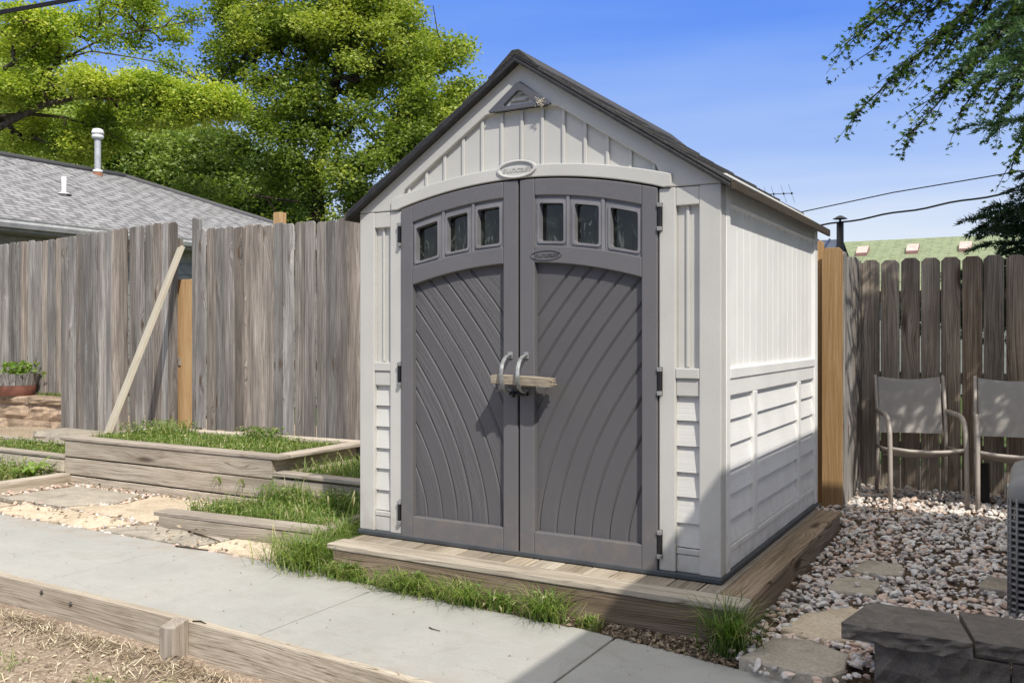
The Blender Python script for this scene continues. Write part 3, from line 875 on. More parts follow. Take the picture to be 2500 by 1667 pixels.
    # only the strips between the windows stay solid: build the field as rings around the openings
    for (d0, d1) in ((.270, .290), (.461, .482)):
        fm.strip(S(d0+.002, d1-.002, 3), lambda x: wb(dd(x)), lambda x: wt(dd(x)), -.009, .02)
    fm.strip(S(.086, .676), lambda x: wb(dd(x))-.002, lambda x: wb(dd(x))+.004, -.001, .02)
    fm.strip(S(.086, .676), lambda x: wt(dd(x))-.012, lambda x: wt(dd(x))+.002, .002, .02)
    fm.build('window_frame', M['door_s'], D, .002)
    for (a, b, c, e) in wins:
        g = MB()
        p = [(P(a-.006), wb(a)+.018), (P(b+.006), wb(b)+.018), (P(b+.006), wt(b)-.032), (P(a-.006), wt(a)-.032)]
        g.prism(p, .030, .036); g.build('window_pane', M['glass'], D)
    # hinges
    for z in (1.694, .918, .149):
        g = MB(); x = P(.764)
        g.box(x-.008, x+.008, -.020, .0, z-.045, z+.045, 'z', .5, 0)
        g.box(x-.011, x+.011, -.0045, .002, z-.068, z+.068, 'z', .5, 0)
        for q in (-1, 1): g.box(x-.010, x+.010, -.024, -.002, z+q*.056-.010, z+q*.056+.010, 'z', .5, 1)
        g.build('hinge', [M['black'], M['hingecap']], D, .002)
    # handle: a flattened C bow standing out from the stile
    hx = P(.047) if sgn < 0 else P(.047)
    g = MB(); pts = []
    for i in range(17):
        an = -PI/2+PI*i/16
        cs_ = max(0., math.cos(an)); pts.append((hx+.030*cs_, -.012-.150*cs_**.8, .938+.095*math.sin(an)))
    g.tube(pts, [.0095+.002*math.cos(-PI/2+PI*i/16) for i in range(17)], 10, .5, 0, True, (.55, (1, 0, 0)))
    for q in (.843, 1.033): g.box(hx-.013, hx+.013, -.022, -.013, q-.016, q+.016)
    g.build('handle', M['handle'], D)
    return D
def empty_child(name, par):
    o = bpy.data.objects.new(name, None); col.objects.link(o); o.parent = par
    o.matrix_parent_inverse = par.matrix_world.inverted(); o.empty_display_size = .1
    bpy.context.view_layer.update(); return o
M['door_s'] = plain('smooth_grey_plastic', (.20, .195, .205), .45, .4)
dl = door(-1, 'door', 'left door leaf with deeply grained curved planks')
dr = door(1, 'door', 'right door leaf with smooth worn curved planks and an oval badge')
g = MB(); g.ring(ell(-.898, 1.541, .090, .0265), ell(-.898, 1.541, .084, .0215), -.0185, -.01, -.0145)
b2 = g.build('oval_badge', M['door'], dr, .001)
lettering('oval_letters', 'suncast', .034, -.897, -.0155, 1.541, M['badge_text'], dr, .0016, 1.35)
g = MB(); g.box(-1.108, -1.068, -.034, -.014, .828, .846); g.box(-1.046, -.998, -.036, -.014, .826, .846)
g.tube([(-1.085, -.036, .836), (-1.02, -.036, .834)], .007, 8); g.tube([(-1.072, -.042, .84), (-1.072, -.042, .818)], .010, 8)
g.build('latch', M['black'], dr, .002)
g = MB(); g.box(XC-.0055, XC+.0055, .0, .03, .02, 1.92); g.build('door_gap', M['gap'], shed)

# side walls, back, roof -------------------------------------------------------
def side(name, sx):
    """sx=1: right wall (faces +x at x=0); sx=-1: left wall"""
    W2 = MB(); V2 = MB(); H2 = MB()
    X0 = 0.0 if sx > 0 else XC*2
    def b(m, d0, d1, y0, y1, z0, z1, along='z'):
        a, c = X0-sx*d0, X0-sx*d1; m.box(min(a, c), max(a, c), y0, y1, z0, z1, along, .5)
    b(W2, 0, .07, .081, .144, .026, SEAM+.01); b(W2, 0, .07, 2.066, DEP, .026, SEAM+.01)
    b(V2, .020, .06, .144, 2.066, .97, 1.90)
    for i in range(16):
        y = .20+i*.118; b(V2, .0188, .021, y, y+.005, .98, 1.74)
    # bulging ledge under the eave
    ns = 10; vs = []; fs = []
    for y in (.144, 2.066):
        for i in range(ns+1):
            a = PI*i/ns; vs.append((X0-sx*(.020-.016*math.sin(a)**.7), y, 1.742+.030*i/ns))
    for i in range(ns): fs.append((i, i+1, ns+2+i, ns+1+i))
    W2.mesh(vs, fs)
    for i in range(22):
        y = .20+i*.084; b(W2, .012, .021, y, y+.008, 1.728, 1.745)
    b(W2, .000, .05, .146, 2.064, .930, .980, 'y'); b(W2, .007, .05, .146, 2.064, .850, .929, 'y')
    for yy in (.575, 1.60): b(W2, .004, .05, yy, yy+.07, .139, .850)
    zs = [.850, .732, .614, .491, .376, .254, .139]
    for y0, y1 in ((.144, .575), (.645, 1.60), (1.67, 2.066)):
        for a, c in zip(zs[:-1], zs[1:]):
            vs = [(X0-sx*.030, y0, a-.001), (X0-sx*.030, y1, a-.001), (X0-sx*.013, y1, c+.004), (X0-sx*.013, y0, c+.004), (X0-sx*.030, y1, c+.004), (X0-sx*.030, y0, c+.004)]
            H2.mesh(vs, [(0, 1, 2, 3), (3, 2, 4, 5)])
    b(W2, .006, .05, .146, 2.064, .110, .138, 'y'); b(W2, .012, .05, .146, 2.064, .026, .108, 'y')
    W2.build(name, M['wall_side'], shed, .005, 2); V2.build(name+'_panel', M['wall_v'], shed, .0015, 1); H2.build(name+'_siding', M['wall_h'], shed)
side('side_wall', 1); side('side_wall', -1)
g = MB(); g.strip([XC-1.05+2.1*i/20 for i in range(21)], lambda x: .036, lambda x: zu(x)-.004, DEP-.03, DEP+.001); g.build('back_wall', M['wall_v'], shed)

rf = MB(); EV = 1.113
YF, YB = -.052, DEP+.055
for sgn in (-1, 1):
    # main slab
    P = lambda d: XC+sgn*d
    poly = [(P(0), AP), (P(EV), AP-SL*EV), (P(EV), AP-SL*EV+.030), (P(0), AP+.034)]
    rf.prism(poly if sgn > 0 else poly[::-1], YF+.012, YB-.004)
    # shingle courses, each stepping up over the one below, cut into tabs of uneven width
    nC = 7
    for c in range(nC):
        d1 = EV+.006-(EV*c/nC); d0 = max(0, d1-EV/nC*1.18)
        y = YF+.004
        while y < YB:
            wdt = random.uniform(.16, .34); ye = min(YB, y+wdt); lift = random.choice((0, .004, .008, .011)) if c > 0 else 0
            zb = lambda d: AP-SL*d+.032
            a = (P(d0), zb(d0)+.004); b = (P(d1), zb(d1)+.011+lift); e = (P(d1), zb(d1)-.004)
            f_ = (P(d0), zb(d0)-.006)
            pl = [a, b, e, f_]
            rf.prism(pl if sgn < 0 else pl[::-1], y, ye-.004, random.random())
            y = ye
y = YF+.0
while y < YB:   # ridge caps
    ye = min(YB+.002, y+.28)
    pl = [(XC-.135, AP-SL*.135+.050), (XC-.02, AP+.060), (XC+.02, AP+.060), (XC+.135, AP-SL*.135+.050), (XC+.13, AP-SL*.13+.034), (XC, AP+.034), (XC-.13, AP-SL*.13+.034)]
    rf.prism(pl, y, ye-.004); y = ye
roof = rf.build('roof', M['shed_roof'], shed, .0025, 1)
g = MB()
for sgn in (-1, 1):
    P = lambda d: XC+sgn*d
    for (dz0, dz1, yy0, yy1) in ((-.003, .018, YF-.004, YF+.03), (.020, .036, YF+.002, YF+.03)):
        pl = [(P(0), AP+dz0), (P(EV), AP-SL*EV+dz0), (P(EV), AP-SL*EV+dz1), (P(0), AP+dz1)]
        g.prism(pl if sgn > 0 else pl[::-1], yy0, yy1)
g.build('rake_trim', M['rake'], roof, .004)
g = MB()
for sgn in (-1, 1):
    a, b = XC+sgn*EV, XC+sgn*(EV+.016)
    g = MB()
    for y0, y1 in ((YF, YF+.03), (YF+.0301, 1.28), (1.2801, YB)):
        g.box(min(a, b), max(a, b), y0, y1, AP-SL*EV-.010, AP-SL*EV+.034, 'y', .5)
    g.build('eave_fascia', M['fascia'], roof, .004)


# stick pushed through the handles
g = MB(); n = 9; vs = []; fs = []; bs = []
for i in range(n+1):
    x = -1.150+.322*i/n; j = .004 if i == n else .0015
    for (yy, zz) in ((-.138, .892), (-.030, .892), (-.030, .934), (-.138, .934)):
        p = (x+random.uniform(-j, j)*(3 if i == n else 1), yy+random.uniform(-j, j), zz-.012*i/n+random.uniform(-j, j)); vs.append(p); bs.append((p[2], p[1], p[0]))
for i in range(n):
    for q in range(4): fs.append((i*4+q, (i+1)*4+q, (i+1)*4+(q+1) % 4, i*4+(q+1) % 4))
fs += [(3, 2, 1, 0), (n*4, n*4+1, n*4+2, n*4+3)]
g.mesh(vs, fs, bs, .6)
for i in range(16):
    y, z = random.uniform(-.134, -.034), random.uniform(.884, .918)
    g.tube([(-.836, y, z), (-.826+random.uniform(0, .012), y+random.uniform(-.004, .004), z+random.uniform(-.004, .004))], [.004, .001], 4, .8)
st = g.build('wooden_stick', M['deck']); tag(st, 'rough weathered wooden stick pushed through both door handles of the shed', 'stick')

# ------------------------------------------------------------------ timber deck under the shed
dk = empty('timber_deck', (-.95, .9, -.2), 'low weathered timber deck that carries the garden shed', 'deck')
g = MB(); g.bar((-2.11, -.215, -.016), (.178, -.222, -.016), .14, .030, tint=.25); g.build('nosing_board', M['deck'], dk, .005)
g = MB(); g.bar((.105, -.150, -.016), (.102, 2.035, -.016), .142, .030, tint=.62); g.build('side_board', M['deckface'], dk, .005)
g = MB(); x = -2.08
while x < .02:
    w_ = .138; g.box(x, min(x+w_, .03), -.143, 2.03, -.032, -.0035, 'y'); x += w_+.006
g.build('deck_board', M['deck'], dk, .003)
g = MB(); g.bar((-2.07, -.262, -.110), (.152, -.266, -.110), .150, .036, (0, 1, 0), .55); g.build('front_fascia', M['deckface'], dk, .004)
g = MB(); g.bar((-2.07, -.270, -.035), (.150, -.272, -.035), .010, .012, (0, 1, 0), .2); g.build('front_lip', M['deck'], dk)
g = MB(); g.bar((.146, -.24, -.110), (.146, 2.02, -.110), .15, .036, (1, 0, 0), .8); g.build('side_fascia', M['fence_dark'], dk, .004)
g = MB(); g.bar((-2.07, -.24, -.110), (-2.07, 2.02, -.110), .15, .036, (1, 0, 0), .3); g.build('side_fascia', M['bed'], dk, .004)

# ------------------------------------------------------------------ raised beds
CT = .222
def planks(g, p0, p1, zs, thick, side_up, tint0=.3):
    for (za, zb) in zs:
        zc = (za+zb)/2; g.bar((p0[0], p0[1], zc), (p1[0], p1[1], zc), zb-za-.006, thick, side_up, tint0+random.uniform(-.15, .3))
b1 = empty('raised_bed', (-5., 1.4, -.2), 'tallest timber raised bed, full of weeds, in front of the left fence', 'raised bed', 'timber raised beds')
g = MB(); planks(g, (-6.27, .955), (-3.745, .955), [(.047, .192), (-.110, .040), (-.24, -.117)], .036, (0, 1, 0)); g.build('front_board', M['bed'], b1, .004)
g = MB(); planks(g, (-3.765, .975), (-3.765, 1.93), [(.047, .192), (-.110, .040)], .036, (1, 0, 0)); g.build('right_board', M['bed'], b1, .004)
g = MB(); planks(g, (-6.25, .975), (-6.25, 1.93), [(.047, .192), (-.110, .040)], .036, (1, 0, 0)); g.build('left_board', M['bed'], b1, .004)
g = MB(); planks(g, (-6.25, 1.95), (-3.76, 2.02), [(.047, .192), (-.110, .040)], .036, (0, 1, 0)); g.build('rear_board', M['bed'], b1, .004)
g = MB(); g.bar((-6.335, .995, CT-.015), (-3.665, .995, CT-.015), .135, .030, tint=.3)
g.bar((-3.735, 1.067, CT-.0155), (-3.735, 1.98, CT-.0155), .135, .030, tint=.35); g.bar((-6.245, 1.066, CT-.016), (-6.205, 1.90, CT-.016), .135, .030, tint=.2)
g.bar((-6.25, 1.90, CT-.0175), (-3.67, 2.015, CT-.0175), .13, .030, tint=.4); g.build('cap_board', M['cap'], b1, .006)
b2_ = empty('raised_bed', (-3., 1.4, -.1), 'middle timber raised bed right of the tallest one, running behind the shed', 'raised bed', 'timber raised beds')
g = MB(); planks(g, (-3.74, .958), (-2.2, .958), [(-.10, .056), (-.24, -.106)], .034, (0, 1, 0)); g.build('front_board', M['bed'], b2_, .004)
g = MB(); g.bar((-3.72, .985, .086), (-2.16, .985, .086), .12, .030, tint=.3); g.build('cap_board', M['cap'], b2_, .006)
b3 = empty('raised_bed', (-3.3, .5, -.2), 'lowest timber bed edge with long grass, between the flagstones and the shed', 'raised bed', 'timber raised beds')
g = MB(); g.bar((-4.02, .160, -.168), (-2.62, .185, -.150), .095, .036, (0, 1, 0), .45); g.build('front_board', M['bed'], b3, .004)
g = MB(); g.bar((-4.075, .215, -.108), (-2.56, .235, -.080), .145, .028, tint=.3); g.build('cap_board', M['cap'], b3, .006)
g = MB(); g.bar((-2.615, .31, -.079), (-2.60, .95, -.075), .13, .028, tint=.6); g.bar((-2.63, .24, -.150), (-2.61, .95, -.148), .10, .034, (1, 0, 0), .5); g.build('end_board', M['fence_dark'], b3, .005)
b4 = empty('raised_bed', (-7.2, 1.3, 0), 'timber bed of clover left of the tallest bed, below the block wall', 'raised bed', 'timber raised beds')
g = MB(); planks(g, (-8.8, .95), (-6.29, .95), [(-.10, .018), (-.24, -.106)], .034, (0, 1, 0)); g.build('front_board', M['bed'], b4, .004)
g = MB(); g.bar((-8.8, .985, .034), (-6.28, .985, .034), .12, .028, tint=.3); g.bar((-8.8, 1.56, .034), (-6.33, 1.62, .034), .11, .028, tint=.3); g.build('cap_board', M['cap'], b4, .006)
b5 = empty('raised_bed', (-6.8, .6, -.2), 'lowest left timber bed with white flowering weeds beside the flagstones', 'raised bed', 'timber raised beds')
g = MB(); g.bar((-6.20, .16, -.165), (-6.20, .94, -.165), .10, .034, (1, 0, 0), .5); g.bar((-8.5, .16, -.165), (-6.22, .16, -.165), .10, .034, (0, 1, 0), .4); g.build('side_board', M['bed'], b5, .004)
g = MB(); g.bar((-6.25, .09, -.110), (-6.245, .935, -.112), .12, .026, tint=.35); g.bar((-8.5, .19, -.1115), (-6.31, .19, -.1115), .12, .026, tint=.3); g.build('cap_board', M['cap'], b5, .006)
# bed soil
def pad(name, poly, z, bumpz=.02, m='soil'):
    p = np.array(poly); lo = p.min(0); hi = p.max(0); n = 14
    vs = [(lo[0]+(hi[0]-lo[0])*i/n, lo[1]+(hi[1]-lo[1])*j/n, 0) for j in range(n+1) for i in range(n+1)]
    vs = [(x, y, z+bumpz*(mnoise.noise((x*2.5, y*2.5, z))+.4*mnoise.noise((x*9, y*9, z)))) for x, y, _ in vs]
    fs = [(j*(n+1)+i, j*(n+1)+i+1, (j+1)*(n+1)+i+1, (j+1)*(n+1)+i) for j in range(n) for i in range(n)]
    return tag(raw(name, vs, fs, M[m], smooth=True), kind='structure')
pad('bed_soil', [(-6.23, .975), (-3.78, .975), (-3.78, 1.94), (-6.23, 1.94)], .165, .03)
pad('bed_soil', [(-3.72, .98), (-2.15, .98), (-2.15, 2.2), (-3.72, 2.2)], .04)
pad('bed_soil', [(-3.99, .20), (-2.15, .20), (-2.15, .94), (-3.99, .94)], -.14)
pad('bed_soil', [(-8.8, .97), (-6.28, .97), (-6.28, 1.6), (-8.8, 1.6)], -.01)
pad('bed_soil', [(-8.5, .18), (-6.22, .18), (-6.22, .935), (-8.5, .935)], -.15)
pad('fence_soil', [(-9.4, 1.64), (-6.33, 1.64), (-6.33, 2.44), (-9.4, 2.44)], .03, .02, 'sand')

# ------------------------------------------------------------------ fences
def picket(g, u0, u1, z0, z1, d, thick, axis, dog, tint, tilt=0.):
    """flat board with clipped corners; axis x: runs along x at depth y=d; axis y: runs along y at x=d"""
    poly = [(u0, z0), (u1, z0), (u1+tilt, z1-dog), (u1-dog+tilt, z1), (u0+dog+tilt, z1), (u0+tilt, z1-dog)]
    o = (random.uniform(0, 60), random.uniform(0, 60), random.uniform(0, 60))
    vs = []; bs = []
    for q in (0, thick):
        for u, z in poly:
            vs.append((u, d+q, z) if axis == 'x' else (d-q, u, z)); bs.append((u-u0+o[0], q+o[1], z-z0+o[2]))
    f = [(0, 1, 2, 3, 4, 5), (11, 10, 9, 8, 7, 6)]+[(i, i+6, (i+1) % 6+6, (i+1) % 6) for i in range(6)]
    g.mesh(vs, f, bs, tint)
def fence(name, lbl, x0, x1, y, pitch, zb, zt, mat, dog=.022, gap=.001, rails=(.35, .9), skew=0):
    F = empty(name, ((x0+x1)/2, y, zb(x0)), lbl, 'fence')
    g = MB(); x = x0
    while x < x1-.02:
        w_ = pitch*random.uniform(.96, 1.04)
        picket(g, x+gap/2, min(x+w_-gap/2, x1+.03), zb(x)+random.uniform(-.012, .012), zt(x)+random.uniform(-.012, .012), y+random.uniform(-.015, .015)+skew*(x-x0), .016, 'x', dog, random.random(), random.uniform(-.003, .003))
        x += w_
    g.build('picket_panel', mat, F, .0025, 1)
    for r in rails:
        g = MB(); zr = zb(x0)+(zt(x0)-zb(x0))*r; zr1 = zb(x1)+(zt(x1)-zb(x1))*r
        g.bar((x0, y+.05, zr), (x1, y+.05, zr1), .085, .038, (0, 1, 0))
        g.build('rail', mat, F)
    return F
fr_ = fence('picket_fence', 'weathered grey picket fence right of the gap, meeting the shed', -6.265, -.12, 2.40, .1345, lambda x: .16, lambda x: 2.225-.0104*(x+6.2) if x < -1.6 else 1.70, M['fence'])
g = MB(); picket(g, -6.405+.08, -6.268, .14, 2.345, 2.392, .085, 'x', .012, .42); g.build('end_post', M['fence'], fr_, .003)
fl_ = fence('picket_fence', 'weathered grey picket fence between the block wall and the gap', -8.56, -6.548, 2.40, .1335, lambda x: .03+.02*(x+8.5)/2, lambda x: 2.275+.058*(x+8.56)/2.0, M['fence'])
ff_ = fence('picket_fence', 'farthest left weathered picket fence standing above the block wall', -12.2, -8.45, 2.74, .137, lambda x: .40, lambda x: 2.315+.005*(x+8.5), M['fence'])
g = MB(); picket(g, -6.610, -6.39, .12, 1.717, 2.44, .018, 'x', .012, .2)
op = g.build('cedar_board', M['orange'], None, .002); tag(op, 'narrow fresh orange cedar board filling the gap in the left fence', 'board')
# post behind the fence
g = MB(); g.box(-5.28, -5.19, 2.50, 2.59, -.2, 2.345, 'z', .6, 0)
po = g.build('fence_post', M['orange'], None, .004); tag(po, 'pale new square post rising behind the left fence near the shed', 'post')
# leaning brace
g = MB(); g.bar((-6.178, 1.30, .215), (-6.448, 2.36, 2.045), .092, .038, (0, 1, .6), .3)
br = g.build('leaning_timber', M['brace'], None, .003); tag(br, 'pale timber plank leaning from the raised bed against the left fence', 'plank')
# right hand corner
g = MB(); picket(g, -.060, .080, -.10, 1.752, 2.600, .018, 'x', .026, .55); 
oc = g.build('cedar_board', M['orange'], None, .002); tag(oc, 'wide orange cedar board at the fence corner just right of the shed', 'board')
g = MB(); picket(g, -.150, -.058, -.10, 1.81, 2.66, .018, 'x', .02, .75)
oc2 = g.build('cedar_board', M['orange'], None, .002); tag(oc2, 'orange cedar board tucked against the back corner of the shed', 'board')
sf = empty('picket_fence', (.1, 3.1, -.1), 'short weathered picket fence running back from the orange corner board', 'fence')
g = MB(); y = 2.628
while y < 3.60:
    picket(g, y, y+.128, -.10, 1.715+random.uniform(-.02, .02), .090+random.uniform(-.006, .006)-.035*(y-2.6), .017, 'y', .022, random.random()); y += .1365
g.build('picket_panel', M['fence'], sf, .0025, 1)
bf = empty('picket_fence', (1.2, 3.57, -.1), 'shaded brown picket fence with clipped tops behind the patio chairs', 'fence')
g = MB(); x = .046-.02; first = True
tops = []
x = .051
while x < 3.2:
    w_ = .134+random.uniform(-.002, .004)
    picket(g, x, x+w_, -.12+random.uniform(-.015, .01), 1.732+.004*(x-.05)+random.uniform(-.006, .006), 3.63+random.uniform(-.004, .004), .018, 'x', .030, random.random(), random.uniform(-.003, .003))
    x += w_+random.uniform(.006, .015)
picket(g, .025, .044, -.1, 1.70, 3.64, .018, 'x', .006, .5)
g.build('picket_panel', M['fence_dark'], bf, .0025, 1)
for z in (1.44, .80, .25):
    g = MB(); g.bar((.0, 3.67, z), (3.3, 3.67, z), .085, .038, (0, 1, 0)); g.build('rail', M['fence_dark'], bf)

# ------------------------------------------------------------------ left block wall, step stone, planter
def rough_face_block(g, x0, x1, y0, y1, z0, z1, rough, tint, nx=7, nz=4, face='y', m=0):
    """split-face block: rough front (towards -y), smooth elsewhere"""
    vs = []; fs = []
    for j in range(nz+1):
        for i in range(nx+1):
            e = min(i, nx-i, j, nz-j) == 0
            vs.append((x0+(x1-x0)*i/nx, y0+(1.1*rough if e else 0)+random.uniform(-1, 1)*rough*(.25 if e else .7), z0+(z1-z0)*j/nz))
    k = nx+1
    for j in range(nz):
        for i in range(nx): fs.append((j*k+i, j*k+i+1, (j+1)*k+i+1, (j+1)*k+i))
    b = len(vs); vs += [(x0, y1, z0), (x1, y1, z0), (x1, y1, z1), (x0, y1, z1)]
    fs.append(tuple([nz*k+i for i in range(nx+1)]+[b+2, b+3])); fs.append(tuple([i for i in range(nx, -1, -1)]+[b, b+1]))
    fs.append(tuple([j*k for j in range(nz, -1, -1)][::-1]+[b+3, b])); fs.append(tuple([j*k+nx for j in range(nz, -1, -1)]+[b+1, b+2]))
    fs.append((b+1, b, b+3, b+2))
    g.mesh(vs, fs, None, tint, m)
bw = empty('block_wall', (-9.6, 2.55, -.2), 'tan and grey split face block retaining wall at the far left', 'wall')
rows = [(-.24, -.02, [-10.9, -10.25, -9.75, -9.05, -8.4]), (-.018, .118, [-10.9, -10.2, -9.83, -8.98, -8.4]), (.12, .298, [-10.9, -10.0, -9.30, -8.4]), (.30, .385, [-10.9, -10.1, -9.30, -8.4])]
rows = [(-.24, -.112, [-10.9, -10.25, -9.75, -9.05, -8.4]), (-.108, .108, [-10.9, -10.35, -9.72, -8.86, -8.4]), (.112, .288, [-10.9, -10.0, -9.28, -8.4]), (.292, .382, [-10.9, -10.1, -9.27, -8.4])]
for ri, (z0, z1, js) in enumerate(rows):
    for a, b in zip(js[:-1], js[1:]):
        g = MB(); rough_face_block(g, a+.009, b-.009, 2.44-(.02 if ri == 3 else 0), 2.70, z0, z1, .022, random.random()); g.build('cap_block' if ri == 3 else 'wall_block', M['wallblock'], bw)
pad('upper_soil', [(-12.2, 2.68), (-8.4, 2.68), (-8.4, 4.), (-12.2, 4.)], .375, .01)
g = MB(); rough_face_block(g, -8.02, -7.28, 1.70, 2.10, -.03, .105, .03, .4, 8, 3); ss = g.build('stone_step', M['flag_grey']); tag(ss, 'rough stone step lying at the foot of the left fence', 'stone')
pl = empty('planter', (-9.62, 2.52, .385), 'half barrel planter with a grey top band and red staves on the block wall', 'planter')
def lathe(g, prof, cx, cy, n=28, tint=.5, m=0):
    vs = []; fs = []
    for r, z in prof:
        for k in range(n): vs.append((cx+r*math.cos(2*PI*k/n), cy+r*math.sin(2*PI*k/n), z))
    for i in range(len(prof)-1):
        for k in range(n):
            a = i*n+k; b = i*n+(k+1) % n; fs.append((a, b, b+n, a+n))
    g.mesh(vs, fs, None, tint, m, True)
cx_, cy_ = -9.66, 2.54
g = MB(); lathe(g, [(.20, .385), (.235, .51), (.21, .51), (.2, .45)], cx_, cy_); g.build('red_band', M['terracotta'], pl)
g = MB()
for k in range(22):
    a0, a1 = 2*PI*k/22+.012, 2*PI*(k+1)/22-.012
    vs = []
    for r, z in ((.236, .512), (.272, .655), (.250, .655), (.214, .512)):
        for a in (a0, a1): vs.append((cx_+r*math.cos(a), cy_+r*math.sin(a), z))
    o_ = random.uniform(0, 30)
    g.mesh(vs, [(0, 1, 3, 2), (2, 3, 5, 4), (4, 5, 7, 6), (0, 2, 4, 6), (1, 7, 5, 3)], [(v[0]*.3+o_, v[1], v[2]+o_) for v in vs], random.random()*.4)
g.build('stave', M['fence'], pl)
c = np.stack([rng.normal(cx_+.06, .12, 150), rng.normal(cy_, .10, 150), rng.uniform(.64, .80, 150)], 1); c[:, 2] -= .5*((c[:, 0]-cx_)**2)
v, f, tt = rhombs(c, rng.uniform(.05, .11, 150), rng.uniform(.5, 1, 150), .5)
sp = raw('potted_plant', v, f, M['weed'], None, tt); tag(sp, 'bright green leafy plant growing in the half barrel planter', 'plant')

# ------------------------------------------------------------------ flagstones
def flag(poly, z0, z1, mat, label, group, jit=.02):
    pts = []
    n = len(poly)
    for i in range(n):
        a = np.array(poly[i]); b = np.array(poly[(i+1) % n]); L = np.linalg.norm(b-a); k = max(2, int(L/.07))
        for q in range(k):
            p = a+(b-a)*q/k; pts.append(tuple(p+rng.normal(0, jit*.35, 2)))
    c = np.mean(pts, axis=0)
    vs = []; N = len(pts)
    for sc_, dz in ((1., z0-z1), (1., -.008), (.97, 0.), (.6, .003), (.25, .002)):
        for x, y in pts:
            vs.append((c[0]+(x-c[0])*sc_, c[1]+(y-c[1])*sc_, z1+dz+(.004*mnoise.noise((x*8, y*8, sc_*3)) if sc_ < 1 else .006*mnoise.noise((x*20, y*20, 0)))))
    fs = []
    for r in range(4):
        for i in range(N):
            j = (i+1) % N; fs.append((r*N+i, r*N+j, (r+1)*N+j, (r+1)*N+i))
    fs.append(tuple(range(4*N, 5*N)))
    g = MB(); g.mesh(vs, fs, None, random.random(), 0, False)
    o = g.build('flagstone', mat); tag(o, label, 'flagstone', group); return o
GL = 'flagstones laid between the walk and the raised beds'
flag([(-6.02, .20), (-5.25, .22), (-4.98, .52), (-5.12, .82), (-5.95, .86)], -.21, -.176, M['flag_grey'], 'grey flagstone at the corner between the lowest left bed and the tallest bed', GL)
flag([(-5.12, .20), (-4.18, .16), (-4.10, .62), (-4.30, .86), (-4.95, .86), (-4.86, .50)], -.21, -.174, M['flag_tan'], 'pale flagstone in front of the tallest raised bed', GL)
flag([(-7.2, -.17), (-5.72, -.17), (-5.62, .06), (-6.1, .12), (-7.2, .08)], -.21, -.177, M['flag_tan'], 'leftmost tan flagstone beside the concrete walk', GL)
flag([(-5.60, -.17), (-4.35, -.17), (-4.22, .08), (-4.6, .13), (-5.5, .12)], -.21, -.175, M['flag_tan'], 'long tan flagstone between the walk and the pale flagstone', GL)
flag([(-4.24, -.17), (-3.32, -.17), (-3.26, .08), (-4.10, .10)], -.21, -.177, M['flag_grey'], 'greyish flagstone under the left end of the lowest bed edge', GL)
flag([(-3.25, -.18), (-2.52, -.205), (-2.50, .06), (-2.62, .10), (-3.2, .09)], -.21, -.173, M['flag_tan'], 'tan flagstone nearest the grass at the deck', GL)
GR = 'flagstones set in the gravel right of the shed'
flag([(.375, 1.00), (.41, 1.32), (.62, 1.30), (.635, 1.07)], -.17, -.122, M['flag_grey'], 'farthest tan flagstone half covered by gravel right of the shed', GR)
flag([(.34, .60), (.355, .90), (.555, .92), (.58, .60)], -.17, -.122, M['flag_grey'], 'square flagstone with a pebble on top in the gravel', GR)
flag([(.285, -.10), (.335, .18), (.50, .38), (.62, .30), (.60, -.10), (.47, -.16)], -.17, -.126, M['flag_tan'], 'tan flagstone running under the dark retaining block', GR)
flag([(.235, -.52), (.29, -.24), (.44, -.18), (.60, -.27), (.62, -.46), (.56, -.56), (.42, -.56)], -.205, -.128, M['flag_grey'], 'thick grey flagstone nearest the camera at the end of the walk', GR)
flag([(1.01, 1.02), (1.02, 1.26), (1.16, 1.24), (1.16, 1.0)], -.17, -.118, M['flag_grey'], 'small grey flagstone beside the air conditioner', GR)
g = MB(); v, f, tt = stones(np.array([[.475, .72, -.108]]), np.array([.026]), np.array([.4]))
pb = raw('pebble', v, f, M['gravel'], None, tt); tag(pb, 'grey pointed pebble lying on the square flagstone', 'pebble')

# ------------------------------------------------------------------ dark retaining blocks, bottom right
rw = empty('retaining_wall', (.9, -.3, -.2), 'low dark grey retaining block wall in the bottom right corner', 'wall')
def cap_block(x0, x1, xb0, xb1, y0, y1, z0, z1, name):
    nx, nz = 14, 4; vs = []; fs = []
    for j in range(nz+1):
        for i in range(nx+1):
            e = j == nz
            vs.append((x0+(x1-x0)*i/nx, y0+(0.004 if e else .012)+random.uniform(-1, 1)*(.004 if e or i in (0, nx) else .014)+.025*abs(i/nx-.5)**2, z0+(z1-z0)*j/nz+(0 if 0 < j < nz else random.uniform(-.003, .003)*(j == nz))))
    k = nx+1
    for j in range(nz):
        for i in range(nx): fs.append((j*k+i, j*k+i+1, (j+1)*k+i+1, (j+1)*k+i))
    b = len(vs); vs += [(xb0, y1, z0), (xb1, y1, z0), (xb1, y1, z1), (xb0, y1, z1)]
    fs.append(tuple([nz*k+i for i in range(nx+1)]+[b+2, b+3])); fs.append(tuple([i for i in range(nx, -1, -1)]+[b, b+1]))
    fs.append(tuple([j*k for j in range(nz+1)]+[b+3, b])); fs.append(tuple([j*k+nx for j in range(nz, -1, -1)]+[b+1, b+2]))
    fs.append((b+1, b, b+3, b+2))
    g = MB(); g.mesh(vs, fs, None, random.uniform(.3, .7)); return g.build(name, M['block'], rw)
cap_block(.600, 1.045, .655, .968, -.475, -.125, -.012, .048, 'cap_block')
cap_block(1.051, 1.50, .978, 1.45, -.445, -.085, -.012, .050, 'cap_block')
cap_block(1.505, 1.95, 1.46, 1.9, -.42, -.06, -.012, .050, 'cap_block')
